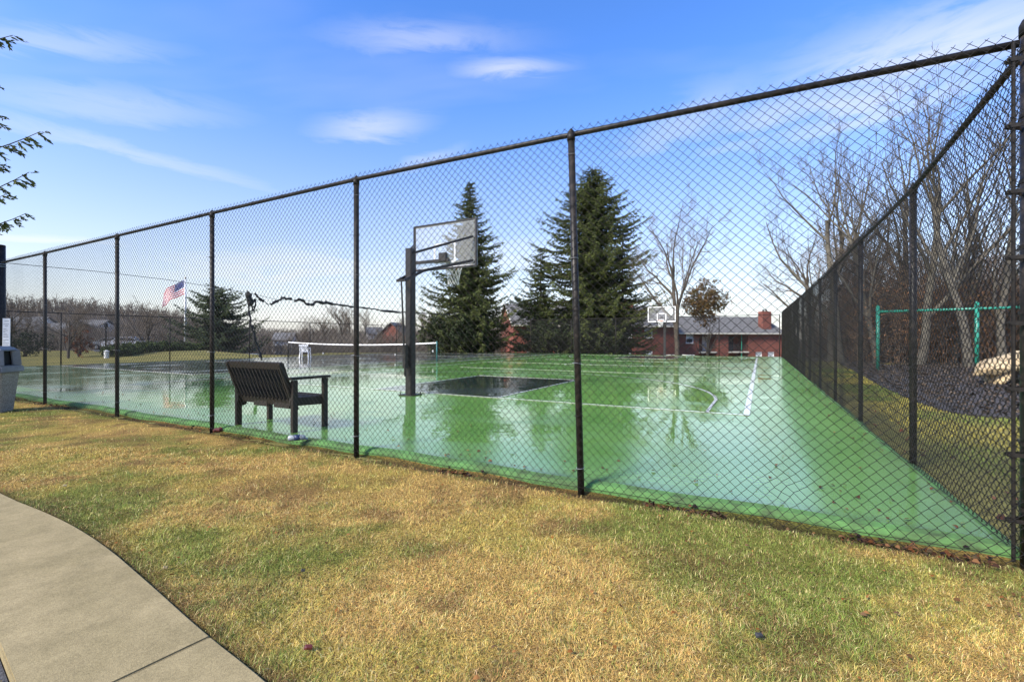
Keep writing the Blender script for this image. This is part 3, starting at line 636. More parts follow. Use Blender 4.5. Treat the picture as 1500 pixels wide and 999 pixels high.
for i, (u, rz, fz) in enumerate(FP):
    if i in (0, 6): continue
    dx, bx = LEAN.get(i, (0, 0)); a = local(front, cw(u, -.03, fz-.05))+Vector((bx, 0, 0)); b = local(front, cw(u, -.03, rz-.015))+Vector((dx, 0, 0))
    mb = MB(); mb.tube([a, b], .0285, 14); p = mb.build('post', M['rail'], front, smooth=True)
    mb = MB(); mb.tube([b-Vector((0, 0, .06)), b+Vector((0, 0, .004))], .034, 14); mb.tube([b+Vector((0, 0, .0)), b+Vector((0, 0, .022)), b+Vector((0, 0, .045))], [.033, .024, .005], 12); mb.build('post_cap', M['vinyl'], p, smooth=True)
    ns = 7
    mb = MB()
    for k_ in range(ns):
        t = (k_+.6)/ns; c_ = a.lerp(b, t); ring = [c_+(E1*math.cos(q)*.033+E2*math.sin(q)*.038)+Vector((0, 0, .006*math.sin(q*1+k_))) for q in [2*PI*w/12 for w in range(13)]]
        mb = MB(); mb.tube(ring, .0022, 4, cap=False); mb.tube([ring[9], ring[9]+E1*.03-E2*.012], .0022, 4)
        mb.build('tie_wire', M['tie'] if k_ % 2 == 0 else M['vinyl'], p)
pts = [local(front, cw(u, -.03, rz)) for u, rz, fz in FP]
mb = MB(); mb.tube([Vector((p.x, p.y, p.z-(.012 if i % 1 == 0 else 0))) for i, p in enumerate(pts)], .0215, 12); mb.build('top_rail', M['rail'], front, smooth=True)
for u in np.arange(.45, 16, .6):
    rz = float(np.interp(u, s_, zr_)); c_ = local(front, cw(u, -.03, rz-.012)); ring = [c_+(E2*math.cos(q)*.026+Vector((0, 0, 1))*math.sin(q)*.026) for q in [2*PI*w/10 for w in range(11)]]
    if u < 9: mb = MB(); mb.tube(ring, .0018, 4, cap=False); mb.tube([ring[7], ring[7]-Vector((0, 0, .03))-E2*.03], .0018, 4); mb.build('tie_wire', M['vinyl'], front)
mb = MB(); mb.tube([local(front, cw(.0, -.07, .05)), local(front, cw(16.1, -.07, .05))], .0022, 5); mb.build('tension_wire', M['vinyl'], front)
# corner post with tension bars and bands
cp = empty('corner_post', cw(-.055, -.02), 0, label='thick domed corner post with tension bars where the two near fences meet, right edge', cat='fence post')
mb = MB(); mb.tube([(0, 0, -.1), (0, 0, 3.04)], .044, 20); mb.build('post', M['rail'], cp, smooth=True)
mb = MB(); mb.tube([(0, 0, 2.98), (0, 0, 3.04), (0, 0, 3.07), (0, 0, 3.095)], [.049, .049, .036, .008], 20); mb.build('post_cap', M['vinyl'], cp, smooth=True)
for (d, w) in ((E1, E2), (E2, E1)):
    o = d*.085-w*(.04 if d is E1 else .0)
    mb = MB(); mb.bar(o+Vector((0, 0, .02)), o+Vector((0, 0, 2.94)), .019, .007); mb.tube([o+Vector((0, 0, .02)), o+Vector((0, 0, 2.94))], .009, 8); tb = mb.build('tension_bar', M['vinyl'], cp)
    for z in np.arange(.25, 2.95, .37):
        z += .06 if d is E2 else 0
        side = w*.046; mb = MB()
        ring = [side*math.cos(q)+d*-.046*math.sin(q) for q in [PI*t/8 for t in range(9)]]
        for k_ in range(8): mb.bar(ring[k_]+Vector((0, 0, z)), ring[k_+1]+Vector((0, 0, z)), .004, .022)
        mb.bar(side+Vector((0, 0, z)), o+d*.03+w*.012+Vector((0, 0, z)), .004, .022); mb.bar(-side+Vector((0, 0, z)), o+d*.03-w*.012+Vector((0, 0, z)), .004, .022)
        mb.tube([o+d*.022-w*.03+Vector((0, 0, z)), o+d*.022+w*.03+Vector((0, 0, z))], .005, 6)
        mb.build('tension_band', M['vinyl'], cp)
# side fence
side = empty('chain_link_fence', cw(-.05, 0), 0, label='long chain link fence receding along the right edge of the court beside the playground', cat='fence')
SPZ = [(0, 2.93), (2.23, 2.77), (4.94, 2.77), (7.6, 2.75), (10.3, 2.76), (13, 2.79), (15.7, 2.83), (18.4, 2.87), (21.1, 2.92), (23.8, 2.97), (26.5, 3.02), (29.2, 3.06), (31.6, 3.08), (33.3, 3.08)]
sv, sz = np.array([p[0] for p in SPZ]), np.array([p[1] for p in SPZ])
def side_fn(S, Z, O):
    rz = np.interp(S, sv, sz); zz = Z*(rz/3.0); u = -.02+O*1.4
    p = np.stack([CO.x+E1.x*u+E2.x*S, CO.y+E1.y*u+E2.y*S, zz], -1); return p-np.array(side.location)
me = chainlink(33.2, .02, 3.06, side_fn, r=.0023, seed=8, wob=.013); link('fence_mesh', me, M['wire'], side, kind='stuff')
for v, rz in SPZ[1:]:
    a = local(side, cw(-.05, v, -.1)); b = local(side, cw(-.05, v, rz-.01)); mb = MB(); mb.tube([a, b], .03, 10); p = mb.build('post', M['rail'], side, smooth=True)
    if v < 12:
        mb = MB(); mb.tube([b-Vector((0, 0, .05)), b, b+Vector((0, 0, .06))], [.036, .036, .008], 10); mb.build('post_cap', M['vinyl'], p, smooth=True)
mb = MB(); mb.tube([local(side, cw(-.05, v, z-.012)) for v, z in SPZ], .0215, 10); mb.build('top_rail', M['rail'], side, smooth=True)
mb = MB(); mb.tube([local(side, cw(-.0, .1, .06)), local(side, cw(-.0, 33.2, .06))], .0024, 5); mb.build('tension_wire', M['vinyl'], side)
# far and left fences from a shared bay of mesh
def far_fence(A, B, h, nb, label, base_z):
    A = Vector(A); B = Vector(B); d = (B-A); L_ = d.length; bay = L_/nb; d.normalize(); root = empty('chain_link_fence', A, math.atan2(d.y, d.x), label=label, cat='fence')
    me = chainlink(bay, .02, h, lambda S, Z, O: np.stack([S, O, Z], -1), r=.0024, seed=int(L_), barb=True, wob=.004)
    me.materials.append(M['wire_far'])
    pm = MB(); pm.tube([(0, 0, -.4), (0, 0, h)], .03, 8); p0 = pm.build('post', M['vinyl'], root, smooth=True)
    tm = MB(); tm.tube([(0, 0, h-.03), (bay, 0, h-.03)], .021, 8); t0 = tm.build('top_rail', M['vinyl'], root, smooth=True)
    for i in range(nb):
        link('fence_mesh', me, None, root, loc=(i*bay, 0, 0), kind='stuff')
        if i: 
            for o in (p0, t0): c_ = o.copy(); C.objects.link(c_); c_.parent = root; c_.location = (i*bay, 0, 0)
    c_ = p0.copy(); C.objects.link(c_); c_.parent = root; c_.location = (L_, 0, 0)
    return root
far_fence(cw(30.9, .9), cw(30.9, 33.4), 2.55, 7, 'low chain link fence along the left end of the court before the flagpole', 0)
far_fence(cw(30.9, 33.4), cw(.1, 33.4), 3.02, 8, 'far chain link fence behind the far hoop, before the spruces and flats', 0)

# ------------------------------------------------------------------ basketball hoops
def hoop(v, sgn, rim_z, label, u=UC, bw=1.83):
    """sgn: +1 board hangs towards +v"""
    root = empty('basketball_hoop', cw(u, v, ZC), RZ+(0 if sgn > 0 else PI), label=label, cat='basketball hoop', group='basketball hoops')
    dz = rim_z-3.05-ZC
    # local x = right, y = towards board
    pt = 3.20 if dz > -.3 else 2.55
    mb = MB(); mb.box((0, 0, pt/2), (.165, .165, pt)); pole = mb.build('pole', M['hoopblack'], root, bevel=.012)
    mb = MB(); mb.box((0, 0, .012), (.36, .36, .024)); 
    mb.build('base_plate', M['hoopblack'], root)
    for dx in (-.15, .15):
        for dy in (-.15, .15):
            mb = MB(); mb.tube([(dx, dy, .02), (dx, dy, .07)], .012, 6); mb.build('bolt', M['vinyl'], root)
    yb = 1.22; z0 = 2.96+dz; z1 = 4.06+dz; hw = bw/2
    an = 'acrylic' if sgn > 0 else 'clear_acrylic'; g = bpy.data.materials.get(an)
    if not g:
        g = bpy.data.materials.new(an); g.use_nodes = True; b = g.node_tree.nodes['Principled BSDF']; b.inputs['Base Color'].default_value = (.5, .5, .5, 1); b.inputs['Roughness'].default_value = .15
        mixn = g.node_tree.nodes.new('ShaderNodeMixShader'); tr = g.node_tree.nodes.new('ShaderNodeBsdfTransparent'); mixn.inputs[0].default_value = .2 if sgn > 0 else .12
        g.node_tree.links.new(tr.outputs[0], mixn.inputs[1]); g.node_tree.links.new(b.outputs[0], mixn.inputs[2]); g.node_tree.links.new(mixn.outputs[0], g.node_tree.nodes['Material Output'].inputs[0])
    mb = MB(); mb.box((0, yb, (z0+z1)/2), (bw-.05, .014, z1-z0-.05)); bb = mb.build('backboard', g, root)
    fr = M['hoopblack']
    for (c_, s_2) in (((-hw, yb, (z0+z1)/2), (.045, .05, z1-z0)), ((hw, yb, (z0+z1)/2), (.045, .05, z1-z0)), ((0, yb, z1), (bw+.04, .04, .03)), ((0, yb, z0), (bw+.04, .05, .045))):
        mb = MB(); mb.box(c_, s_2); mb.build('frame', fr, bb)
    for (c_, s_2) in (((-hw, yb+.028, (z0+z1)/2), (.05, .004, z1-z0)), ((hw, yb+.028, (z0+z1)/2), (.05, .004, z1-z0)), ((0, yb+.028, z1-.02), (bw, .004, .05)), ((0, yb+.028, z0+.02), (bw, .004, .06)),
                      ((-.3, yb+.014, z0+.38), (.045, .004, .46)), ((.3, yb+.014, z0+.38), (.045, .004, .46)), ((0, yb+.014, z0+.6), (.6, .0045, .045)), ((0, yb+.014, z0+.16), (.6, .0045, .045))):
        mb = MB(); mb.box(c_, s_2); mb.build('white_border', M['white'], bb)
    # rear bracket on the board and the parallel arms
    mb = MB(); mb.box((-.35, yb-.045, z0+.19), (1.05, .06, .07)); mb.box((0, yb-.05, z0+.27), (.2, .08, .2)); mb.build('bracket', fr, root)
    for s in (-1, 1):
        mb = MB(); mb.bar((s*.1, 0, pt-.1), (s*(hw-.06), yb-.04, z0+.68), .03, .05); mb.build('upper_arm', fr, root)
        mb = MB(); mb.bar((s*.1, -.30, 2.50+dz), (s*.12, .3, 2.78+dz), .03, .06); mb.bar((s*.12, .3, 2.78+dz), (s*(hw-.06), yb-.04, z0+.12), .03, .06); mb.build('lower_arm', fr, root)
    mb = MB(); mb.bar((-.12, -.30, 2.50+dz), (.12, -.30, 2.50+dz), .04, .05); mb.build('cross_bar', fr, root)
    mb = MB(); mb.tube([(0, -.29, 2.48+dz), (0, -.2, .9), (0, -.17, .42)], [.017, .022, .024], 8); mb.box((0, -.17, .85), (.07, .09, .5)); mb.tube([(-.05, -.16, .62), (.05, -.16, .62)], .03, 8); mb.build('lift_rod', fr, root, smooth=False)
    # rim and net
    rc = Vector((0, yb+.38, rim_z-ZC)); rr = .228
    ring = [rc+Vector((math.cos(q)*rr, math.sin(q)*rr, 0)) for q in [2*PI*t/28 for t in range(29)]]
    mb = MB(); mb.tube(ring, .011, 7, cap=False); mb.box((0, yb+.09, rim_z-ZC-.03), (.14, .13, .05)); mb.bar((-.07, yb+.06, rim_z-ZC-.01), (-.14, yb+.22, rim_z-ZC-.01), .012, .03); mb.bar((.07, yb+.06, rim_z-ZC-.01), (.14, yb+.22, rim_z-ZC-.01), .012, .03)
    mb.build('rim', M['orange'], root)
    P0 = []; P1 = []; nst = 12; prof = [(0, .222), (.1, .19), (.2, .165), (.3, .145), (.38, .135), (.44, .14)]
    for k_ in range(nst):
        for j in range(5):
            for sgn2 in (-.5, .5):
                q0 = 2*PI*(k_+(.5 if j % 2 else 0))/nst; q1 = 2*PI*(k_+(.5 if j % 2 else 0)+sgn2)/nst
                P0.append(rc+Vector((math.cos(q0)*prof[j][1], math.sin(q0)*prof[j][1], -prof[j][0]))); P1.append(rc+Vector((math.cos(q1)*prof[j+1][1], math.sin(q1)*prof[j+1][1], -prof[j+1][0])))
    V, F_ = segs([list(p) for p in P0], [list(p) for p in P1], .0055, .0055, 4); link('net', np_mesh('net', V, F_), M['netwhite'], root)
    return root
hoop(4.14, 1, 3.07, 'near basketball hoop on a square black pole, seen from behind its clear backboard', u=8.02)
hoop(32.2, -1, 2.62, 'far basketball hoop with orange rim facing the camera in front of the brick flats', u=7.6, bw=1.9)

# ------------------------------------------------------------------ tennis net, chair, cable
ne = empty('tennis_net', cw(17.2, 17, ZC), math.atan2(E1.y, E1.x), label='sagging tennis net with white top band across the left half of the court', cat='tennis net')
NL = 12.8
for i, x in enumerate((0, NL)):
    mb = MB(); mb.tube([(x, 0, 0), (x, 0, 1.1)], .04, 12); mb.tube([(x, 0, 1.1), (x, 0, 1.12)], [.045, .02], 12); mb.build('net_post', M['teal'] if i == 0 else M['hoopblack'], ne, smooth=True)
def ntop(x): return 1.05-.15*(1-((x-NL/2)/(NL/2))**2)
mb = MB(); pp = [x*NL/24 for x in range(25)]
for a, b in zip(pp[:-1], pp[1:]): mb.bar((a, 0, ntop(a)-.03), (b, 0, ntop(b)-.03), .012, .07)
mb.build('top_band', M['white'], ne)
P0 = []; P1 = []
for i in range(int(NL/.045)): x = i*.045+.02; P0.append((x, 0, .04)); P1.append((x, 0, ntop(x)-.05))
for j in range(21):
    for a, b in zip(pp[:-1], pp[1:]): t = j/21; P0.append((a, 0, .04+(ntop(a)-.1)*t)); P1.append((b, 0, .04+(ntop(b)-.1)*t))
V, F_ = segs(P0, P1, .0042, .0042, 3); link('netting', np_mesh('netting', V, F_), M['netdark'], ne)
mb = MB(); mb.bar((NL/2, .008, .02), (NL/2, .008, .86), .004, .05, Vector((1, 0, 0))); mb.build('centre_strap', M['white'], ne)
for x in (.3, 3.1, 9.3):
    mb = MB(); mb.box((x, -.03, .55 if x < 1 else .3), (.09, .03, .12)); mb.build('tag', M['plasticwhite'], ne)

def plastic_chair(loc, rz, label):
    r = empty('plastic_chair', loc, rz, label=label, cat='chair')
    for sx in (-.24, .24):
        for sy, s2 in ((-.22, -.27), (.24, .28)):
            mb = MB(); mb.bar((sx, sy, .42), (sx*1.12, s2, 0), .05, .05); mb.build('leg', M['plasticwhite'], r)
        mb = MB(); mb.bar((sx*1.08, -.25, .64), (sx*1.08, .26, .66), .055, .03); mb.bar((sx*1.08, .2, .66), (sx*1.04, .22, .42), .04, .03); mb.build('armrest', M['plasticwhite'], r)
    mb = MB(); mb.box((0, 0, .42), (.52, .5, .035)); mb.build('seat', M['plasticwhite'], r, bevel=.01)
    mb = MB()
    mb.bar((-.24, -.24, .43), (-.25, -.34, .84), .03, .05); mb.bar((.24, -.24, .43), (.25, -.34, .84), .03, .05); mb.box((0, -.34, .83), (.55, .03, .09)); mb.box((0, -.26, .5), (.5, .03, .05)); mb.build('backrest', M['plasticwhite'], r)
    for x in (-.16, -.08, 0, .08, .16):
        mb = MB(); mb.bar((x, -.26, .5), (x, -.34, .82), .02, .045, Vector((1, 0, 0))); mb.build('slat', M['plasticwhite'], r)
    return r
plastic_chair(at(447, 29.5, ZC), .15, 'white plastic armchair standing by the tennis net')

cable = empty('divider_cable', cw(16.2, 0, 2.98), 0, label='sagging black divider cable with shreds of torn netting crossing the court', cat='cable')
cpts = [cw(16.2, v, z) for v, z in ((0, 2.98), (1.6, 3.0), (3.2, 2.97), (4.6, 2.88), (5.65, 2.8), (6.6, 2.66), (7.6, 2.72), (8.9, 2.68), (11, 2.61), (13.2, 2.58), (15.8, 2.60), (20, 2.65), (26, 2.8), (33.3, 3.0))]
mb = MB(); mb.tube([local(cable, p) for p in cpts], .007, 6); mb.build('wire', M['netdark'], cable, smooth=True)
# wadded netting twisted round the cable
def rag(pts, rad, seed):
    rr = random.Random(seed); fine = []
    for a, b in zip(pts[:-1], pts[1:]):
        for i in range(5): fine.append(a.lerp(b, i/5)+Vector((rr.uniform(-.03, .03), rr.uniform(-.03, .03), rr.uniform(-.02, .02))))
    fine.append(pts[-1]); mb = MB(); mb.tube(fine, [rad*rr.uniform(.45, 1.25) for _ in fine], 7); mb.build('torn_netting', M['netdark'], cable, smooth=True)
def cpx(x, y): # point on the cable's plane u = 16.2 seen at photo pixel
    t = (x-750)/675; v = (t*(CO.y+16.2*E1.y)-(CO.x+16.2*E1.x))/(E2.x-t*E2.y); p = cw(16.2, v); return Vector((p.x, p.y, 1.27+(497-y)*p.y/675))
rag([local(cable, cpx(x, y)) for x, y in ((374, 430), (379, 437), (386, 441))], .05, 1)
rag([local(cable, cpx(x, y)) for x, y in ((386, 441), (393, 447))], .018, 9)
rag([local(cable, cpx(x, y)) for x, y in ((396, 446), (402, 443), (409, 440), (413, 436), (419, 438), (424, 438), (428, 438))], .05, 2)
rag([local(cable, cpx(x, y)) for x, y in ((432, 441), (438, 439), (444, 441), (449, 446), (456, 447), (461, 443), (466, 442), (470, 444), (478, 443), (488, 446), (500, 447))], .055, 3)
rag([local(cable, cpx(x, y)) for x, y in ((500, 447), (520, 450), (540, 452), (560, 455), (588, 458))], .042, 4)
rag([local(cable, cpx(x, y)) for x, y in ((588, 458), (625, 459), (660, 461))], .02, 5)
rag([local(cable, cpx(x, y)) for x, y in ((363, 429), (366, 438), (368, 446))], .10, 6)
rag([local(cable, cpx(x, y)) for x, y in ((363, 429), (364, 445), (367, 470), (372, 492), (378, 512), (383, 528))], .05, 7)
rag([local(cable, cpx(x, y)) for x, y in ((368, 446), (371, 455), (373, 453), (373, 438))], .035, 8)

# ------------------------------------------------------------------ bench
bn = empty('park_bench', cw(7.27, .5, ZC), RZ, label='dark slatted wooden bench facing the court just behind the front fence', cat='bench')
BL = 1.22
for sx in (-1, 1):
    x = sx*BL/2
    mb = MB(); mb.box((x, -.22, .34), (.055, .075, .68)); mb.build('rear_leg', M['bench'], bn, bevel=.004)
    mb = MB(); mb.box((x, .26, .34), (.055, .07, .68)); mb.build('front_leg', M['bench'], bn, bevel=.004)
    mb = MB(); mb.bar((x, -.30, .705), (x, .33, .70), .085, .032); mb.build('armrest', M['bench'], bn, bevel=.006)
    mb = MB(); mb.bar((x*.94, -.26, .40), (x*.94, .26, .37), .045, .11); mb.build('side_rail', M['bench'], bn, bevel=.004)
    mb = MB(); mb.bar((x*.93, -.16, .28), (x*.93, -.39, .91), .05, .07); mb.build('back_post', M['bench'], bn, bevel=.008)
for i, (z, hh, yy) in enumerate(((.875, .095, -.375), (.38, .09, -.195))):
    mb = MB(); mb.bar((-BL/2+.03, yy, z), (BL/2-.03, yy, z), .035, hh, Vector((0, -.34, .94))); mb.build('back_rail', M['bench'], bn, bevel=.004)
for i in range(14):
    x = -BL/2+.105+i*(BL-.21)/13
    mb = MB(); mb.bar((x, -.205, .41), (x, -.362, .84), .016, .052, Vector((1, 0, 0)).cross(Vector((0, -.34, .94)))); mb.build('back_slat', M['bench'], bn)
for i in range(6):
    y = -.17+i*.088; z = .435-.016*math.sin(i/5*PI)
    mb = MB(); mb.box((0, y, z), (BL-.07, .07, .024)); mb.build('seat_slat', M['bench'], bn, bevel=.003)
for (xx, w) in ((-.12, .30), (.33, .32)):
    mb = MB(); mb.box((xx, -.19, .335), (w, .04, .07)); mb.build('apron', M['bench'], bn)
mb = MB(); mb.box((0, .27, .37), (BL-.06, .03, .09)); mb.build('front_rail', M['bench'], bn)

# ------------------------------------------------------------------ litter bin, notice, light pole
tb = empty('litter_bin', (-9.09, 8.05, -.02), math.radians(18), label='exposed aggregate litter bin with grey plastic hood at the left edge', cat='litter bin')
mb = MB(); mb.box((0, 0, .33), (.44, .44, .7)); 
mb = MB(); vs_ = []
for z, w in ((0, .205), (.05, .21), (.70, .262)):
    c_ = .05
    for dx, dy in ((-w+c_, -w), (w-c_, -w), (w, -w+c_), (w, w-c_), (w-c_, w), (-w+c_, w), (-w, w-c_), (-w, -w+c_)): vs_.append((dx, dy, z))
mb.add(vs_, [tuple(range(7, -1, -1)), tuple(range(16, 24))]+[(L_*8+i, L_*8+(i+1) % 8, (L_+1)*8+(i+1) % 8, (L_+1)*8+i) for L_ in range(2) for i in range(8)]); mb.build('body', M['aggr'], tb, bevel=.006)
mb = MB(); mb.box((0, 0, .765), (.60, .60, .12), taper=.96); mb.build('collar', M['lid'], tb, bevel=.02)
mb = MB(); mb.box((0, 0, .98), (.34, .34, .30)); mb.build('liner', M['dark'], tb)
for sx in (-1, 1):
    for sy in (-1, 1):
        mb = MB(); mb.bar((sx*.215, sy*.215, .82), (sx*.195, sy*.195, 1.10), .12, .12); mb.build('hood_corner', M['lid'], tb, bevel=.012)
mb = MB(); mb.box((0, 0, 1.125), (.52, .52, .085), taper=.72); mb.build('hood', M['lid'], tb, bevel=.025)
mb = MB(); mb.box((.18, -.302, .765), (.16, .006, .018)); mb.build('handle_slot', M['dark'], tb)

sg = empty('notice_board', cw(15.62, -.10, .0), math.atan2(E1.y, E1.x)+math.radians(180), label='tall narrow white rules notice hung on the fence above the litter bin', cat='sign')
mb = MB(); R = Matrix.Rotation(math.radians(1.8), 3, 'Y'); mb.box((0, 0, 1.23), (.45, .006, .98), R); mb.build('board', M['plasticwhite'], sg)
rs = random.Random(5)
for i in range(25):
    z = 1.66-i*.034; w = rs.uniform(.12, .34); 
    if i in (1, 4, 11, 18): continue
    c_ = R @ Vector((rs.uniform(-.04, .04) if i < 4 else -.19+w/2+.01, 0, z-1.23)); mb = MB()
    xx = -w/2
    while xx < w/2:
        ww = rs.uniform(.012, .04); mb.box((c_.x+xx+ww/2, -.004, 1.23+c_.z), (ww, .0015, .010), R); xx += ww+.008
    mb.build('text_line', M['ink'], sg)
lp = empty('gate_post', cw(16.42, -.0, 0), 0, label='thick black post rising above the fence end at the left edge', cat='post')
mb = MB(); mb.tube([(0, 0, -.1), (-.02, 0, 3.38)], [.1, .105], 16); mb.build('post', M['rail'], lp, smooth=True)
mb = MB(); mb.tube([(-.02, 0, 3.37), (-.02, 0, 3.40)], [.108, .1], 16); mb.build('post_cap', M['vinyl'], lp, smooth=True)
for z in (2.95, 2.9): 
    mb = MB(); mb.tube([(-.02, 0, z), (-.02, 0, z+.02)], .112, 16); mb.build('band', M['tie'], lp, smooth=True)

# litter by the fence
mb = MB(); R = Matrix.Rotation(1.3, 3, 'Y') @ Matrix.Rotation(.5, 3, 'X')
rc_ = empty('crushed_cup', cw(7.72, -.10, .02), .6, label='crushed red cup lying at the foot of the post left of the bench', cat='cup')
mb = MB(); mb.tube([(-.045, 0, .02), (-.02, .01, .03), (.02, -.005, .026), (.045, .01, .034)], [.018, .026, .03, .033], 12); o = mb.build('cup_body', M['redcan'], rc_)
pb = empty('plastic_bottle', cw(6.2, -.02, .05), .35, label='clear crumpled plastic bottle with blue label lying under the fence by the bench', cat='bottle')
mb = MB(); mb.tube([(-.10, 0, .035), (-.09, 0, .035), (-.03, 0, .037), (0, 0, .03), (.04, 0, .036), (.075, 0, .03), (.10, 0, .014), (.12, 0, .014)], [.02, .033, .034, .029, .034, .03, .013, .013], 12); mb.build('bottle_body', M['clear'], pb, smooth=True)
mb = MB(); mb.tube([(-.03, 0, .036), (.03, 0, .034)], [.0355, .0345], 12); mb.build('bottle_label', M['blue'], pb, smooth=True)

# leaves
def leaf_mesh(P, size, az, tilt, cols, name, label):
    n = len(P); out = np.array([[-.5, 0], [-.2, .32], [.15, .36], [.55, 0], [.15, -.34], [-.2, -.3]])
    ca, sa = np.cos(az), np.sin(az); V = np.zeros((n, 6, 3))
    for i in range(6):
        x, y = out[i]; cup = abs(y)*.8+(x*.3); lx_, ly_ = x*size, y*size*np.cos(tilt)
        V[:, i, 0] = P[:, 0]+lx_*ca-ly_*sa; V[:, i, 1] = P[:, 1]+lx_*sa+ly_*ca; V[:, i, 2] = P[:, 2]+np.abs(y)*size*.6+y*size*np.sin(tilt)+.004+max(cup, 0)*size*.2
    b = np.arange(n)*6; F_ = np.stack([np.stack([b, b+1, b+5], 1), np.stack([b+1, b+2, b+5], 1), np.stack([b+2, b+4, b+5], 1), np.stack([b+2, b+3, b+4], 1)], 1).reshape(-1, 3)[:, ::-1]
    me = np_mesh(name, V.reshape(-1, 3), F_); set_tint(me, np.repeat(cols, 6, axis=0)); return link(name, me, M['leaf'], kind='stuff', label=label, cat='leaves')
rng = np.random.default_rng(9)
n = 1500; uu = np.concatenate([rng.uniform(-.2, 4.5, 900), rng.uniform(0, 16, 600)]); vv = -.06+rng.normal(0, .055, n)
keep = vnoise(uu*1.6, uu*0, 77, 3) > .52; uu = uu[keep]; vv = vv[keep]; n = len(uu)
Pn = np.array([list(cw(a, b, 0)) for a, b in zip(uu, vv)]); Pn[:, 2] = lawn_z(Pn[:, 0], Pn[:, 1])+rng.uniform(.003, .03, n)
colr = np.array([[.22, .07, .025], [.09, .035, .02], [.04, .02, .018], [.33, .13, .05], [.14, .08, .04]])[rng.integers(0, 5, n)]
leaf_mesh(Pn, rng.uniform(.012, .042, n), rng.uniform(0, 6.3, n), rng.normal(0, .8, n), colr*np.array([.5, .62, .7]), 'leaf_litter', 'brown dead leaves caught along the foot of the front fence')
X, Y = scatter(1700, -5, 5, 1.4, 7, lambda X, Y: (court_uv(X, Y)[1] < -.1) & (Y > sw_edge_y(X)+.05)); n = len(X)
Pn = np.stack([X, Y, lawn_z(X, Y)+.02], 1); colr = np.array([[.19, .075, .02], [.10, .05, .02], [.26, .12, .04], [.14, .08, .04]])[rng.integers(0, 4, n)]
leaf_mesh(Pn, rng.uniform(.010, .027, n), rng.uniform(0, 6.3, n), rng.normal(0, .4, n), colr, 'scattered_leaves', 'small dead leaves scattered over the lawn')
X, Y = scatter(2600, 2.9, 16, 2.4, 26, lambda X, Y: (court_uv(X, Y)[0] < -.05) & (court_uv(X, Y)[0] > -.7)); n = len(X)
Pn = np.stack([X, Y, 0*X-.02], 1); colr = np.array([[.15, .055, .03], [.08, .035, .025], [.2, .09, .05]])[rng.integers(0, 3, n)]
leaf_mesh(Pn, rng.uniform(.03, .07, n), rng.uniform(0, 6.3, n), rng.normal(0, .4, n), colr, 'fence_line_leaves', 'rust brown leaves in the strip outside the right-hand fence')
rng = np.random.default_rng(29)
ul = np.concatenate([rng.uniform(.1, 15, 160), rng.exponential(.5, 120)]); vl = np.concatenate([.15+rng.exponential(.5, 160), rng.uniform(.3, 22, 120)])
Pn = np.array([list(cw(a, b, ZC+.003)) for a, b in zip(ul, vl)]); n = len(Pn); colr = np.array([[.12, .05, .025], [.07, .035, .02], [.2, .09, .04]])[rng.integers(0, 3, n)]
leaf_mesh(Pn, rng.uniform(.015, .05, n), rng.uniform(0, 6.3, n), rng.normal(0, .25, n), colr, 'blown_leaves', 'wet brown leaves stuck along the edges of the green court')
# bits of white litter, a red-brown leaf clump and a dark clod on the lawn
for (x, y, nm, mt, lab, sz) in ((242, 837, 'paper_scrap', 'conc', 'white scrap of paper on the lawn near the walk', .022), (95, 715, 'paper_scrap', 'conc', 'pale curled scrap on the lawn beside the left bend of the walk', .03), (479, 741, 'paper_scrap', 'conc', 'tiny white scrap on green grass in the middle of the lawn', .015),
                            (452, 956, 'curled_leaf', 'redcan', 'curled dark red leaf in the grass near the bottom edge', .03), (444, 841, 'dirt_clod', 'darkgrey', 'small black clod on the straw-coloured lawn', .018), (1112, 938, 'curled_leaf', 'darkgrey', 'dark grey curled leaf in the grass at lower right', .03)):
    Z = 857/(y-497); p = at(x, Z, .03); sz *= .55; p.z = .022; mb = MB(); rr = random.Random(int(x))
    mb.add([(-sz, -sz*.35, 0), (-sz*.2, -sz*.55, .006), (sz, -sz*.2, .002), (sz*.8, sz*.4, .009), (0, sz*.5, .004), (-sz*.9, sz*.3, .011), (-sz, -sz*.35, -.006), (-sz*.2, -sz*.55, -.002), (sz, -sz*.2, -.006), (sz*.8, sz*.4, 0), (0, sz*.5, -.004), (-sz*.9, sz*.3, .002)],
           [(0, 1, 2, 3, 4, 5), (11, 10, 9, 8, 7, 6)]+[(i, 6+i, 6+(i+1) % 6, (i+1) % 6) for i in range(6)])
    mb.build(nm, M[mt], loc=p, label=lab, cat='leaf' if 'leaf' in nm else ('litter' if 'paper' in nm else 'clod'))

# ------------------------------------------------------------------ playground
mulch_px = [(1228, 530), (1262, 549), (1285, 562), (1330, 583), (1385, 602), (1440, 609), (1500, 612), (1600, 615)]
def atx(x, y): Z = 857/(y-497); return ((x-750)/675*Z, Z)
mp_ = smooth([atx(x, y) for x, y in mulch_px], 2)+[(26, 12), (30, 24), (24, 25)]+[atx(1300, 534), atx(1255, 530)]
mb = MB(); mb.prism(mp_, -.06, .0); mb.build('mulch_bed', M['mulch'], kind='structure')
rng = np.random.default_rng(19)
X, Y, base = GR
MX = rng.uniform(7, 24, 16000); MY = rng.uniform(7, 24, 16000)
def in_poly(X, Y, poly):
    r = np.zeros(len(X), bool); n = len(poly); j = n-1
    for i in range(n):
        xi, yi = poly[i]; xj, yj = poly[j]; r ^= ((yi > Y) != (yj > Y)) & (X < (xj-xi)*(Y-yi)/(yj-yi+1e-12)+xi); j = i
    return r
km = in_poly(MX, MY, mp_); MX, MY = MX[km], MY[km]; nm_ = len(MX)
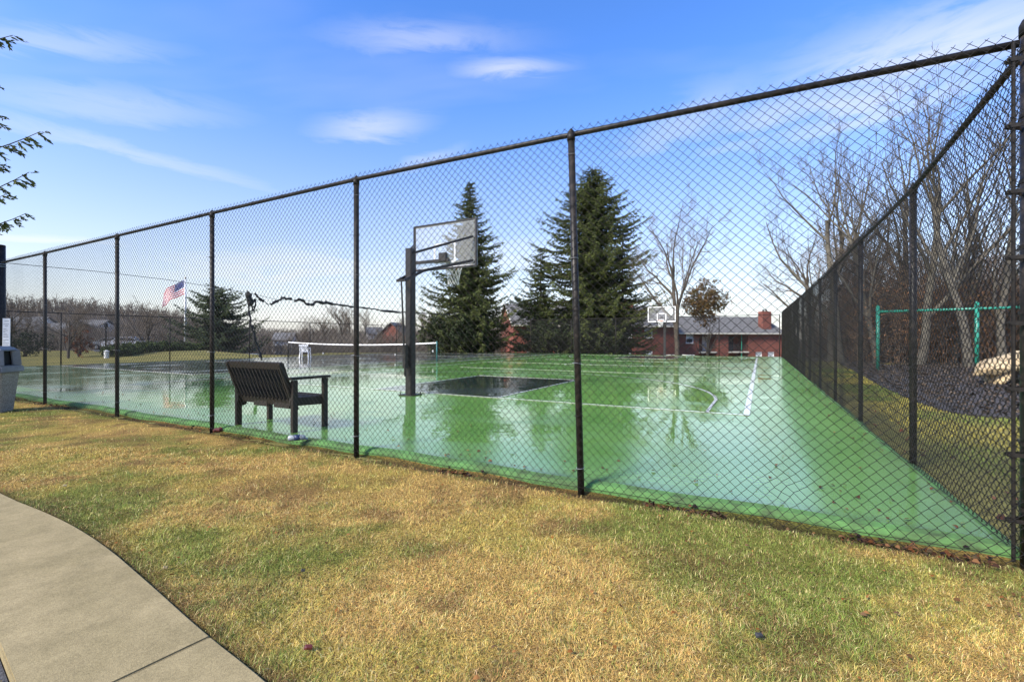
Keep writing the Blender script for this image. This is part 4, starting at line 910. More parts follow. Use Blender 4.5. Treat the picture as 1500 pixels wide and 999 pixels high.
leaf_mesh(np.stack([MX, MY, 0*MX+rng.uniform(.0, .02, nm_)], 1), rng.uniform(.04, .10, nm_), rng.uniform(0, 6.3, nm_), rng.normal(0, .7, nm_), np.array([[.035, .025, .018], [.085, .062, .043], [.055, .04, .028], [.125, .093, .066]])[rng.integers(0, 4, nm_)], 'mulch_chips', 'dark shredded bark chips covering the playground bed')
u_ = court_uv(X, Y)[0]; k = ~in_poly(X, Y, mp_) & (u_ < -.45-.25*rng.random(len(X))); X, Y, base = X[k], Y[k], base[k]; n = len(X); Pg = np.stack([X, Y, 0*X-.035], 1); far = np.clip(Y/4, 1, 3)
blades('grass', Pg, rng.uniform(.03, .07, n), rng.uniform(.003, .006, n)*far, rng.uniform(.3, 1.2, n), np.clip(base*.82, .01, .9), 'yellow-green grass between the right-hand fence and the playground mulch')

A = at(1286, 19, 0); B_ = at(1431, 17.1, 0); dd = (B_-A); Cc = B_+dd
pf = empty('playground_frame', A, 0, label='teal green steel frame of posts and a high crossbar in the mulch', cat='play frame')
for p in (A, B_, Cc):
    q = p-A; mb = MB(); mb.tube([(q.x, q.y, -.1), (q.x, q.y, 2.62)], .065, 14); mb.tube([(q.x, q.y, 2.62), (q.x, q.y, 2.67)], [.065, .02], 14); mb.build('post', M['greenpaint'], pf, smooth=True)
mb = MB(); mb.tube([Vector((.02, 0, 2.40)), dd*2+Vector((0, 0, 2.40))], .05, 12); mb.build('crossbar', M['greenpaint'], pf, smooth=True)
for p in (A, B_): 
    q = p-A; mb = MB(); mb.tube([(q.x+.1, q.y-.02, 2.40), (q.x+.2, q.y-.04, 2.40)], .065, 12); mb.build('collar', M['greenpaint'], pf, smooth=True)
# tan climbing rock
ck = empty('climbing_rock', at(1480, 13.2, 0), 0, label='tan moulded climbing rock leaning over the mulch at right', cat='climbing rock')
bm = bmesh.new(); bmesh.ops.create_icosphere(bm, subdivisions=3, radius=1)
for v in bm.verts:
    p = v.co; nn = float(vnoise(np.array([p.x*2+p.z*1.3+4]), np.array([p.y*2+p.z]), 5, 3)[0]); s = .8+.5*nn
    zc = p.z*.20*s; x = p.x*.95*s; v.co = Vector((x, p.y*.5*s, .62+zc+x*.28+(.0 if p.z > 0 else -.05)))
me = bpy.data.meshes.new('rock_top'); bm.to_mesh(me); bm.free(); link('rock_top', me, M['slide'], ck)
bm = bmesh.new(); bmesh.ops.create_icosphere(bm, subdivisions=3, radius=1)
for v in bm.verts:
    p = v.co; s = .85+.4*float(vnoise(np.array([p.x*3+4]), np.array([p.y*2+p.z*3]), 6, 2)[0]); v.co = Vector((-.35+p.x*.2*s+p.z*.12, p.y*.35*s, .28+p.z*.34*s))
me = bpy.data.meshes.new('rock_foot'); bm.to_mesh(me); bm.free(); link('rock_foot', me, M['slide'], ck)
bm = bmesh.new(); bmesh.ops.create_icosphere(bm, subdivisions=3, radius=1)
for v in bm.verts: p = v.co; v.co = Vector((.45+p.x*.45, p.y*.4, .3+p.z*.4))
me = bpy.data.meshes.new('rock_base'); bm.to_mesh(me); bm.free(); link('rock_base', me, M['bark'], ck)

# ------------------------------------------------------------------ trees
def bare_tree(name, seed, H, r0, counts=(8, 7, 6, 4), spread=.6, lowest=.3, lean=0, mats=('bark', 'twig'), up=.12, rmin=.004, gnarl=.16, fork=True):
    rr = random.Random(seed); S = [[] for _ in range(6)]
    st = [(Vector((0, 0, -.3)), Vector((lean, 0, 1)).normalized(), H*(.62 if fork else .9), r0, 0)]
    while st:
        p, d, L_, r, lv = st.pop(); nseg = (8, 6, 5, 4, 3)[lv]; pts = [(p, r)]; dirs = []
        for i in range(nseg):
            gn = gnarl*(.45 if lv == 0 else 1); d = (d+Vector((rr.gauss(0, gn), rr.gauss(0, gn), rr.gauss(0, gnarl*.5)+up*(1 if lv else .3)))).normalized(); q = p+d*L_/nseg
            taper = (.45 if lv == 0 else .2); r2 = max(rmin, r*(1-(1-taper)*(i+1)/nseg)) if lv else r*(1-(1-taper)*(i+1)/nseg); r1 = pts[-1][1]
            S[lv].append((p, q, r1, r2)); pts.append((q, r2)); dirs.append(d); p = q
        if lv >= len(counts): continue
        n = counts[lv]; n = max(2, int(n*rr.uniform(.75, 1.25)))
        for k in range(n):
            t = lowest+(1-lowest)*(k+rr.random())/n if lv == 0 else .22+.78*(k+rr.random())/n
            if lv == 0 and fork and k >= n-3: t = rr.uniform(.85, .99)
            t = min(t, .999); i = int(t*nseg); f = t*nseg-i; a = pts[i]; b = pts[i+1]; q = a[0].lerp(b[0], f); rq = a[1]+(b[1]-a[1])*f; dd_ = dirs[i]
            side = Vector((rr.gauss(0, 1), rr.gauss(0, 1), rr.gauss(0, .4))); side = (side-dd_*side.dot(dd_)).normalized()
            ang = rr.uniform(.45, 1.0)*spread*1.6; nd = (dd_*math.cos(ang)+side*math.sin(ang)).normalized()
            ln = L_*((.85-.45*t) if lv == 0 else (.62-.3*t))*rr.uniform(.75, 1.15)
            if lv == 0 and fork: ln = H*(.62-.2*t)*rr.uniform(.8, 1.1)
            st.append((q, nd, ln, max(rmin, rq*(.62 if lv == 0 else .55)), lv+1))
    def mesh(lv0, lv1, k, nm, mt):
        L2 = [s for lv in range(lv0, lv1) for s in S[lv]]
        V, F_ = segs([tuple(s[0]) for s in L2], [tuple(s[1]) for s in L2], [s[2] for s in L2], [s[3] for s in L2], k); me = np_mesh(nm, V, F_, True); me.materials.append(M[mt]); return me
    r = {'trunk': mesh(0, 2, 7, 'trunk', mats[0]), 'crown': mesh(2, 6, 3, 'crown', mats[1])}
    return r
TREES = {}
def tree_kind(key, **k): TREES[key] = bare_tree(key, **k)
tree_kind('upright', seed=3, H=14, r0=.24, counts=(8, 6, 4, 4), spread=.42, lowest=.3, mats=('bark_tan', 'twig_tan'), rmin=.008)
tree_kind('upright2', seed=14, H=15, r0=.26, counts=(7, 6, 5, 4), spread=.5, lowest=.25, mats=('bark_tan', 'twig_tan'), rmin=.008, lean=.12)
tree_kind('upright3', seed=25, H=13, r0=.2, counts=(8, 6, 4, 3), spread=.38, lowest=.2, mats=('bark_tan', 'twig_tan'), rmin=.008)
tree_kind('broad', seed=31, H=12, r0=.3, counts=(10, 8, 6, 5), spread=.62, lowest=.25, mats=('bark', 'twig'), rmin=.008, up=.07)
tree_kind('broad2', seed=42, H=11, r0=.24, counts=(10, 8, 6, 4), spread=.6, lowest=.18, mats=('bark', 'twig'), rmin=.009, up=.07)
tree_kind('slim', seed=53, H=10, r0=.14, counts=(12, 7, 5, 3), spread=.4, lowest=.15, mats=('bark', 'twig'), rmin=.008, fork=False)
def place_tree(key, loc, height, rz, label, name='bare_tree', group=None, sxy=1.0):
    base = {'upright': 14, 'upright2': 15, 'upright3': 13, 'broad': 12, 'broad2': 11, 'slim': 10}[key]
    r = empty(name, loc, rz, label=label, cat='tree', group=group); s = height/base; r.scale = (s*sxy, s*sxy, s)
    for nm in ('trunk', 'crown'): link(nm, TREES[key][nm], None, r)
    return r
# tree in front of the flats
place_tree('broad', at(992, 40, -1.2), 15.5, 1.1, 'large bare multi-stemmed tree right of the far hoop, in front of the brick flats', sxy=.62)
# oak holding brown leaves
def leaf_crown(name, c, rad, n, cols, seed, size=.16, squash=1.0, clump=14):
    rg = np.random.default_rng(seed); k = n//clump; d = rg.normal(0, 1, (k, 3)); d /= np.linalg.norm(d, axis=1, keepdims=True); rr_ = rad*rg.random((k, 1))**.42
    cen = d*rr_*np.array([[1, 1, squash]])*(1+.25*np.sin(d[:, 0:1]*5+seed)*np.cos(d[:, 2:3]*4)); P = np.repeat(cen, clump, 0)+rg.normal(0, rad*.07, (k*clump, 3)); m_ = len(P)
    a = rg.normal(0, 1, (m_, 3)); a /= np.linalg.norm(a, axis=1, keepdims=True); b = np.cross(a, rg.normal(0, 1, (m_, 3))); b /= np.linalg.norm(b, axis=1, keepdims=True); s = size*rg.uniform(.6, 1.4, (m_, 1))
    V = np.stack([P-a*s, P+b*s*.5, P+a*s, P-b*s*.5], 1).reshape(-1, 3)+np.array(c); i = np.arange(m_)*4; F_ = np.stack([i, i+1, i+2, i+3], 1)
    me = np_mesh(name, V, F_); cc = np.array(cols)[rg.integers(0, len(cols), k)]; cc = np.repeat(np.repeat(cc, clump, 0)*rg.uniform(.7, 1.3, (m_, 1)), 4, 0); set_tint(me, cc); me.materials.append(M['needles']); return me
ok_ = empty('oak_tree', at(1034, 50, -2.2), 0, label='rounded tree still holding rust brown leaves behind the bare tree', cat='tree')
link('trunk', TREES['broad2']['trunk'], None, ok_).scale = (.6, .6, .62)
link('crown', leaf_crown('crown', (-.3, 0, 7.5), 2.3, 5200, [(.12, .075, .03), (.09, .07, .028), (.15, .09, .04)], 4, .12), None, ok_)

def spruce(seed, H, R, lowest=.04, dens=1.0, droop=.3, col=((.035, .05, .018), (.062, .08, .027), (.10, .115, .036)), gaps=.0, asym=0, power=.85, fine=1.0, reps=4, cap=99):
    """trunk, layered boughs that dip and lift at the tip, each bough hung with short needle sprays"""
    rr = random.Random(seed); rg = np.random.default_rng(seed); segP = []; C0 = []; D0 = []; Ln = []; Wd = []; Tn = []
    z = H*lowest
    while z < H*.985:
        t = z/H; L0 = R*(1-t)**power*(1.0 if t > .12 else .75+2*t)*(1+.10*math.sin(z*2.3+seed)+.07*math.sin(z*5.1))+.12; L0 = min(L0, cap*(1+.12*math.sin(z*1.9+seed)))
        nb = max(4, int(7*dens)); ph = rr.random()*6.28
        for b in range(nb):
            if rr.random() < gaps: continue
            az = ph+b*2*PI/nb+rr.uniform(-.3, .3); L_ = L0*rr.uniform(.55, 1.2)*(1+asym*math.cos(az)); zz = z+rr.uniform(-.12, .12)
            d = Vector((math.cos(az), math.sin(az), 0)); sd_ = Vector((-d.y, d.x, 0)); n = max(3, int(L_/.22)); pts = []
            rise = .15*t-droop*(1-t*.6)*.7
            for i in range(n+1):
                s = i/n; pts.append(d*(L_*s)+sd_*(L_*.06*math.sin(s*3+b))+Vector((0, 0, zz+L_*(rise*s-.28*(1-t*.6)*math.sin(s*PI*.85)+.16*s*s))))
            for i in range(n): segP.append((pts[i], pts[i+1], .028*(1-i/n)*(L_/3)+.006))
            for i in range(1, n+1):
                s = i/n; wl = min(.75, .30*L_)*(1-.75*s)+.13
                for sgn in (-1, 1):
                    for q in range(2):
                        p = pts[i]+(pts[i-1]-pts[i])*rr.random(); out = (d*rr.uniform(.35, .9)+sd_*sgn*rr.uniform(.5, 1)+Vector((0, 0, -rr.uniform(.1, .75)))).normalized()
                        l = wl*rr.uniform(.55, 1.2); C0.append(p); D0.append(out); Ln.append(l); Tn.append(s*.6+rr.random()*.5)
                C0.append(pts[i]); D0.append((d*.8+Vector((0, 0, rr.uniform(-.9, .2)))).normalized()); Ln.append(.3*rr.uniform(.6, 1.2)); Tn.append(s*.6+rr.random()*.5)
        z += H*.0165*rr.uniform(.8, 1.25)/max(dens, .6)+.05
    C0 = np.array([list(v) for v in C0]); D0 = np.array([list(v) for v in D0]); Ln = np.array(Ln)[:, None]; Tn = np.array(Tn); n = len(C0)
    Vs = []; Fs = []; cs = []; off = 0
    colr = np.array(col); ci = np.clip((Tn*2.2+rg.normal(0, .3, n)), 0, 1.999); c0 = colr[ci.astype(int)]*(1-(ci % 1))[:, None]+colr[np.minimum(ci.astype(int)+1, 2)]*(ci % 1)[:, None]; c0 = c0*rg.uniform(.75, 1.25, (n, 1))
    for k in range(reps):
        # four slim needle-clad twiglets per spray
        f = rg.uniform(.0, .65, (n, 1)); a = D0+rg.normal(0, .36, (n, 3))*(.35 if k == 0 else 1); a /= np.linalg.norm(a, axis=1, keepdims=True); st_ = C0+D0*Ln*f*(0 if k == 0 else 1); ln = Ln*(1 if k == 0 else .6)*(1 if fine > .9 else .45+.3*(k == 0))
        w = np.cross(a, rg.normal(0, 1, (n, 3))); w /= np.linalg.norm(w, axis=1, keepdims=True); w *= .034*fine*np.clip(Ln/.3, .7, 1.3)
        V = np.stack([st_, st_+a*ln*.45+w, st_+a*ln, st_+a*ln*.45-w], 1).reshape(-1, 3); i = np.arange(n)*4+off; Fs.append(np.stack([i, i+1, i+2, i+3], 1)); Vs.append(V); cs.append(np.repeat(c0, 4, 0)); off += 4*n
    crown = np_mesh('crown', np.vstack(Vs), np.vstack(Fs)); set_tint(crown, np.vstack(cs)); crown.materials.append(M['needles'])
    P0 = [tuple(s[0]) for s in segP]; P1 = [tuple(s[1]) for s in segP]; r = [s[2] for s in segP]
    P0 += [(0, 0, H*i/10-.6*(i == 0)) for i in range(10)]; P1 += [(0, 0, H*(i+1)/10) for i in range(10)]; r0 = r+[H*.013*(1-i/10)+.02 for i in range(10)]; r1 = [q*.8 for q in r]+[H*.013*(1-(i+1)/10)+.02 for i in range(10)]
    V, F_ = segs(P0, P1, r0, r1, 4); trunk = np_mesh('trunk', V, F_); trunk.materials.append(M['sprucebark']); return trunk, crown
def plant_spruce(t, loc, label, rz=0, scale=None, name='spruce_tree'):
    r = empty(name, loc, rz, label=label, cat='tree'); link('trunk', t[0], None, r); link('crown', t[1], None, r)
    if scale: r.scale = scale
    return r
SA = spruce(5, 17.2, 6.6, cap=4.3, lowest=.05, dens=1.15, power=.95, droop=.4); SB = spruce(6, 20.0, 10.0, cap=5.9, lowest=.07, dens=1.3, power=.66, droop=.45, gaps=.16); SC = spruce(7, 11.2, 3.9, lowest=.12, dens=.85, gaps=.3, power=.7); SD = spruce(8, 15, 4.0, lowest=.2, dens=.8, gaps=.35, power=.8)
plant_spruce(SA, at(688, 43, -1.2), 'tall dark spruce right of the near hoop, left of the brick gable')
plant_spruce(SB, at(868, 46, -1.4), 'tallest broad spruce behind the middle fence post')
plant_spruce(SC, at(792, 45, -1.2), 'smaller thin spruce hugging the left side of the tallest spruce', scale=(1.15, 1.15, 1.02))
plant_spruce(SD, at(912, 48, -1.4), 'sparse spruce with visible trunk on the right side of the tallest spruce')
# white pine at left by the flagpole
def pine(seed, H, R):
    t, c = spruce(seed, H, R, lowest=.14, dens=.85, droop=-.1, col=((.04, .06, .03), (.07, .095, .045), (.11, .135, .065)), gaps=.22, power=.5); return t, c
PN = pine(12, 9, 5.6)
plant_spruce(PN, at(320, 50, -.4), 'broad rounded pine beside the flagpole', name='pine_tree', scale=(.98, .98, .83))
# near evergreen whose boughs reach in at the left edge
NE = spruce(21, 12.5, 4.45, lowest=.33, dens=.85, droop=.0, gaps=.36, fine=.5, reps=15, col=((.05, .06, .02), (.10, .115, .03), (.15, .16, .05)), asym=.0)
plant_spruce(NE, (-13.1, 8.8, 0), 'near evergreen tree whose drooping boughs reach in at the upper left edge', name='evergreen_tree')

# woods on the right, beyond the side fence
rw = random.Random(77)
main = [(1190, 34, 10.5, 'broad', .9, 'bare spreading tree just past the far corner of the right-hand fence'), (1218, 27, 13.2, 'upright', .2, 'bare tan-barked tree nearest the far end of the right-hand fence'), (1236, 25, 13.5, 'upright2', 2.4, 'forked bare tree with pale upright limbs above the right-hand fence'),
        (1285, 24, 12.5, 'upright3', 1.0, 'bare tree directly behind the left post of the teal frame'), (1312, 27, 14.5, 'upright', 4.0, 'tall bare tree rising between the teal frame posts and the far fence end'),
        (1345, 23, 14.5, 'upright2', 5.3, 'tallest bare tree behind the second post of the right-hand fence'), (1395, 25, 13, 'upright3', 3.1, 'bare tree left of the right-hand teal post'), (1420, 21, 14, 'upright', 1.7, 'leaning bare tree just behind the right-hand teal post'), (1470, 22, 13, 'upright2', .7, 'bare tree above the tan climbing rock')]
for px, Z, h, key, rz, lab in main:
    p = at(px, Z, 0); place_tree(key, (p.x, p.y, -.1), h, rz, lab, group='large bare trees beyond the right-hand fence', sxy=.85)
for i in range(30):
    px = rw.uniform(1175, 1640); Z = rw.uniform(28, 52); p = at(px, Z, 0)
    u, v = uv_of(p.x, p.y)
    if u > -2: p = cw(-2.5-rw.random()*4, v); 
    place_tree(rw.choice(['slim', 'upright3', 'broad2', 'slim', 'upright']), (p.x, p.y, tz(p.x, p.y)-.1), rw.uniform(5.5, 9), rw.random()*6.28, 'bare tree among the thicket of woods behind the playground', group='bare trees in the woods behind the playground')
# left background band
for i in range(46):
    px = rw.uniform(-40, 620); Z = rw.uniform(58, 100); p = at(px, Z, 0); u, v = uv_of(p.x, p.y)
    hh = rw.uniform(3.6, 6.0)*(1.3 if px > 400 else 1)*Z/75
    place_tree(rw.choice(['slim', 'broad2', 'broad', 'upright3', 'slim']), (p.x, p.y, tz(p.x, p.y)-.3), hh, rw.random()*6.28, 'bare tree in the distant band of woods on the left', group='bare trees in the distant band on the left')
place_tree('broad', at(212, 48, -.6), 6.3, .7, 'wide bare tree left of the flag', sxy=1.0)
place_tree('broad2', at(15, 40, -.2), 5.8, .3, 'bare tree behind the notice at the left edge', sxy=1)
place_tree('broad2', at(100, 30, -.05), 4.2, 2.1, 'small bare tree with rusty leaves between the first two fence posts', sxy=.9)
for px, Z, h in ((650, 60, 8), (760, 66, 9)):
    place_tree('broad2', at(px, Z, -2.4), h, px, 'bare tree showing just left of the left spruce' if px < 700 else 'bare tree showing above the grey roof between the spruces', group='bare trees between the spruces')

# thickets: uncountable thin stems and twigs
def thicket(name, pts_fn, n, h, r, m_, label, seed, leafc=None, nl=0):
    rg = np.random.default_rng(seed); P = pts_fn(rg, n); n = len(P); H_ = rg.uniform(h[0], h[1], n); az = rg.uniform(0, 6.28, n); le = rg.normal(0, .22, n)
    P0 = []; P1 = []; R0 = []; R1 = []
    d = np.stack([np.cos(az)*le, np.sin(az)*le, np.ones(n)], 1); d /= np.linalg.norm(d, axis=1, keepdims=True)
    tip = P+d*H_[:, None]; P0.append(P); P1.append(tip); R0.append(np.full(n, r)); R1.append(np.full(n, r*.4))
    for k in range(7):
        f = rg.uniform(.2, .95, (n, 1)); s = P+(tip-P)*f; e = rg.normal(0, 1, (n, 3)); e[:, 2] = np.abs(e[:, 2])*.9+.2; e /= np.linalg.norm(e, axis=1, keepdims=True)
        l = H_[:, None]*rg.uniform(.15, .42, (n, 1)); q = s+e*l; P0.append(s); P1.append(q); R0.append(np.full(n, r*.55)); R1.append(np.full(n, r*.25))
        if k < 4:
            e2 = e+rg.normal(0, .6, (n, 3)); e2 /= np.linalg.norm(e2, axis=1, keepdims=True); P0.append(s+(q-s)*.5); P1.append(s+(q-s)*.5+e2*l*.6); R0.append(np.full(n, r*.4)); R1.append(np.full(n, r*.2))
    V, F_ = segs(np.vstack(P0), np.vstack(P1), np.concatenate(R0), np.concatenate(R1), 3)
    me = np_mesh(name, V, F_)
    o = link(name, me, M[m_], kind='stuff', label=label, cat='thicket')
    return o
def right_zone(rg, n):
    px = rg.uniform(1150, 1640, n); Z = rg.uniform(24, 48, n); X = (px-750)/675*Z; u, v = court_uv(X, Z); k = u < -3; X, Z = X[k], Z[k]; return np.stack([X, Z, terrain(X, Z)-.1], 1)
M['brush'] = mat('brown_brush', (.21, .125, .07), .9, noise=((.14, .105, .07), .5, .4, .6)); M['brush2'] = mat('grey_brush', (.22, .185, .145), .9, noise=((.09, .07, .052), .25, .4, .62))
thicket('undergrowth', right_zone, 4600, (2.4, 7.6), .021, 'brush', 'dense brown undergrowth filling the woods behind the playground', 1)
def left_zone(rg, n):
    px = rg.uniform(-60, 640, n); Z = rg.uniform(50, 95, n); X = (px-750)/675*Z; return np.stack([X, Z, terrain(X, Z)-.2], 1)
thicket('far_woods', left_zone, 4200, (1.5, 3.6), .035, 'brush2', 'grey brown far-off woods and scrub along the left horizon', 2)
def mid_zone(rg, n):
    px = rg.uniform(620, 760, n); Z = rg.uniform(58, 70, n); X = (px-750)/675*Z; return np.stack([X, Z, terrain(X, Z)-.2], 1)
thicket('scrub', mid_zone, 500, (2.2, 6), .03, 'brush2', 'thin bare scrub behind the tall spruces', 3)
def hill_zone(rg, n):
    px = rg.uniform(-200, 640, n); Z = rg.uniform(110, 230, n); X = (px-750)/675*Z; return np.stack([X, Z, terrain(X, Z)-.3], 1)
thicket('hillside_woods', hill_zone, 4200, (2.5, 5), .09, 'brush2', 'bare woods covering the low hill on the left skyline', 4)
# rusty leaves clinging in the undergrowth
me = leaf_crown('rust_leaves', (0, 0, 0), 1, 40000, [(.26, .125, .06), (.18, .10, .055)], 9, .05)
co = np.empty(len(me.vertices)*3, np.float32); me.vertices.foreach_get('co', co); co = co.reshape(-1, 4, 3)
rgl = np.random.default_rng(5); nq = len(co); px = rgl.uniform(1180, 1620, nq); Z = rgl.uniform(23, 40, nq); cen = co.mean(1); newc = np.stack([(px-750)/675*Z, Z, rgl.uniform(.2, 4.2, nq)], 1)
kk = court_uv(newc[:, 0], newc[:, 1])[0] < -3; newc[~kk] = newc[kk][0]
co = co-cen[:, None]+newc[:, None]; me.vertices.foreach_set('co', co.astype(np.float32).ravel()); me.update(); link('clinging_leaves', me, None, kind='stuff', label='rusty leaves clinging in the brown undergrowth behind the playground', cat='leaves')
# low hedge and evergreen shrubs at left
def shrub(px, Z, w, h, label, cols, name='shrub', n=2200, size=.07, z=None, group=None):
    p = at(px, Z, 0); r = empty(name, (p.x, p.y, tz(p.x, p.y)), 0, label=label, cat='shrub', group=group)
    me = leaf_crown('foliage', (0, 0, h*.5), w/2, n, cols, int(px), size, squash=h/w); link('foliage', me, None, r)
    mb = MB()
    for k in range(4): mb.tube([(0, 0, -.05), (math.cos(k*1.7)*w*.15, math.sin(k*1.7)*w*.15, h*.6)], [.03, .012], 5)
    mb.build('stems', M['bark'], r)
    return r
HG = [(.06, .085, .025), (.09, .12, .03), (.045, .06, .02)]
for i, px in enumerate((172, 188, 204, 220, 236, 252, 268, 284)):
    shrub(px, 31+i*1.5, 1.75, .8, 'clipped green hedge shrub in the row behind the grass mound, %s from the left' % ('first', 'second', 'third', 'fourth', 'fifth', 'sixth', 'seventh', 'eighth')[i], HG, group='hedge behind the mound')
shrub(38, 34, 3.4, 1.9, 'dark evergreen shrub right of the notice', [(.02, .03, .015), (.035, .045, .02)])
shrub(115, 31, 1.7, 2.2, 'rust brown leafed shrub at the edge of the left lawn', [(.25, .085, .03), (.17, .07, .03), (.1, .05, .03)], n=900)
for i, px in enumerate((100, 410, 460, 520, 560)): shrub(px, 60+i, 4.5, 1.6, ('low brown scrub bush left of the second fence post', 'low brown scrub bush left of the white plastic chair', 'low brown scrub bush straight behind the white plastic chair', 'low brown scrub bush behind the third tall post, past the net', 'low brown scrub bush just left of the near hoop pole')[i], [(.11, .085, .055), (.08, .065, .04)], n=1200, size=.12, group='scrub bushes before the left woods')
for i, (px, Z) in enumerate(((640, 41), (668, 40), (692, 41), (790, 44), (800, 43), (830, 44), (850, 43), (885, 43), (905, 45))):
    shrub(px, Z, 3.2, 3.2, 'dark evergreen shrub under the tall spruces, %s' % ('leftmost, past the net post', 'second from the left, under the left spruce', 'right of the left spruce trunk', 'fourth, just right of the brick gable', 'fifth, left of the middle fence post', 'directly left of the middle fence post', 'hidden by the middle fence post', 'eighth, at the trunk of the tallest spruce', 'rightmost, at the sparse spruce')[i], [(.022, .032, .014), (.04, .05, .02)], n=2600, size=.12, group='dark shrubs under the spruces')

# ------------------------------------------------------------------ brick flats
def flats(name, p0, ang, length, depth, base, eave, ridge, label, openings, chimneys, gable_left=True):
    root = empty(name, p0, ang, label=label, cat='apartment building')
    # local x along the facade, y away from camera. wall pieces around real openings
    wins = sorted(openings, key=lambda o: o[0]); z0 = base-.5
    mb = MB(); xs_ = sorted(set([0, length]+[o[0] for o in wins]+[o[0]+o[1] for o in wins]))
    for a, b in zip(xs_[:-1], xs_[1:]):
        cols_ = sorted([(o[2], o[3]) for o in wins if o[0] <= a+1e-6 and o[0]+o[1] >= b-1e-6]); z = z0
        for lo, hi in cols_:
            if lo > z: mb.box(((a+b)/2, .15, (z+lo)/2), (b-a, .3, lo-z))
            z = hi
        if eave > z: mb.box(((a+b)/2, .15, (z+eave)/2), (b-a, .3, eave-z))
    mb.box((length/2, depth-.15, (z0+eave)/2), (length, .3, eave-z0))
    for x in (.15, length-.15):
        mb.box((x, depth/2, (z0+eave)/2), (.3, depth-.6, eave-z0))
        mb.add([(x-.149, 0, eave), (x-.149, depth, eave), (x-.149, depth/2, ridge-.08), (x+.149, 0, eave), (x+.149, depth, eave), (x+.149, depth/2, ridge-.08)], [(0, 2, 1), (3, 4, 5), (0, 3, 5, 2), (1, 2, 5, 4), (0, 1, 4, 3)])
    mb.build('wall', M['brick'], root)
    ov = .45; sl = (ridge-eave)/(depth/2); mb = MB()
    for s in (0, 1):
        y0 = -ov if s == 0 else depth+ov; ym = depth/2; ze = eave-ov*sl
        vs_ = [(-.25, y0, ze), (length+.25, y0, ze), (length+.25, ym, ridge), (-.25, ym, ridge)]; vs_ += [(x, y, z+.14) for x, y, z in vs_]; mb.add(vs_, [(0, 1, 2, 3), (7, 6, 5, 4), (0, 4, 5, 1), (1, 5, 6, 2), (2, 6, 7, 3), (3, 7, 4, 0)])
    roof = mb.build('roof', M['shingle'], root)
    nrow = 16
    mb = MB()
    for k in range(1, nrow):
        t = k/nrow; y = -ov+(depth/2+ov)*t; z = eave-ov*sl+(ridge-eave+ov*sl)*t+.145; mb.bar((-.24, y, z), (length+.24, y, z), .03, .02)
    mb.build('shingle_courses', M['shingle'], root, kind='stuff')
    mb = MB(); mb.box((length/2, -ov-.05, eave-ov*sl+.02), (length+.5, .1, .2)); mb.build('gutter', M['trim'], root)
    for s in (-1, 1):
        y0 = -ov if s < 0 else depth+ov; mb = MB(); mb.bar((-.28, y0, eave-ov*sl+.05), (-.28, depth/2, ridge+.06), .06, .2); mb.build('bargeboard', M['trim'], root)
    for x, w, y in chimneys:
        mb = MB(); mb.box((x, y, (eave+ridge+.75)/2), (w, .9, ridge+.75-eave)); ch = mb.build('chimney', M['brick'], roof)
        for dx in (-.25, .25): mb = MB(); mb.tube([(x+dx, y, ridge+.75), (x+dx, y, ridge+1.05)], .12, 8); mb.build('chimney_pot', M['darkgrey'], ch)
    for o in wins:
        x, w, lo, hi = o[:4]; kind = o[4]
        if kind == 'w':
            f = MB(); 
            for (cx_, cz, sw, sh) in ((x+w/2, lo+.04, w, .08), (x+w/2, hi-.04, w, .08), (x+.04, (lo+hi)/2, .08, hi-lo-.16), (x+w-.04, (lo+hi)/2, .08, hi-lo-.16), (x+w/2, (lo+hi)/2, w-.16, .06)): f.box((cx_, .08, cz), (sw, .1, sh))
            fo = f.build('window', M['white'], root)
            mb = MB(); mb.box((x+w/2, .12, (lo+hi)/2), (w-.16, .02, hi-lo-.16)); mb.build('pane', M['glassdark'], fo)
            mb = MB(); mb.box((x+w/2, .105, hi-(hi-lo)*.3), (w-.2, .008, (hi-lo)*.42)); mb.build('blind', M['blind'], fo)
            mb = MB(); mb.box((x+w/2, -.03, lo-.05), (w+.2, .14, .09)); mb.build('sill', M['trim'], fo)
        else:
            # recessed balcony
            mb = MB(); mb.box((x+w/2, 1.9, (lo+hi)/2), (w, .1, hi-lo)); mb.box((x+.05, 1.1, (lo+hi)/2), (.1, 1.6, hi-lo)); mb.box((x+w-.05, 1.1, (lo+hi)/2), (.1, 1.6, hi-lo)); mb.build('balcony_recess', M['brick'], root)
            mb = MB(); mb.box((x+w/2, .9, (lo+hi)/2-.25), (w+.1, 2.0, .18)); sl_ = mb.build('balcony_floor', M['trim'], root)
            mb = MB(); zt = (lo+hi)/2+.75
            for k in range(int(w/.14)): mb.box((x+.07+k*.14, .0, (lo+hi)/2+.3), (.025, .025, .9))
            mb.box((x+w/2, 0, zt), (w, .05, .05)); mb.build('railing', M['darkgrey'], sl_)
            dx = x+w*.82 if kind == 'b' else x+w*.55
            mb = MB(); mb.box((dx, 1.82, (lo+hi)/2+.9), (.95 if kind == 'b' else .9, .06, 2.0)); mb.build('door', M['white'] if kind == 'b' else M['glassdark'], root)
            mb = MB(); mb.box((x+w*.3, 1.82, (lo+hi)/2+1.0), (1.1, .05, 1.2)); mb.build('window', M['glassdark'], root)
            if kind == 'c':
                mb = MB(); mb.tube([(x+w*.66, -.02, lo), (x+w*.66, -.02, hi)], .06, 8); mb.build('balcony_post', M['greenpaint'], root)
    return root
PA = at(752, 55, 0); ang = math.radians(12)
def alongx(px, P, a): # distance along a facade line (from P, heading a) at bearing px
    t = (px-750)/675; return (t*P.y-P.x)/(math.cos(a)-t*math.sin(a))
opsA = []
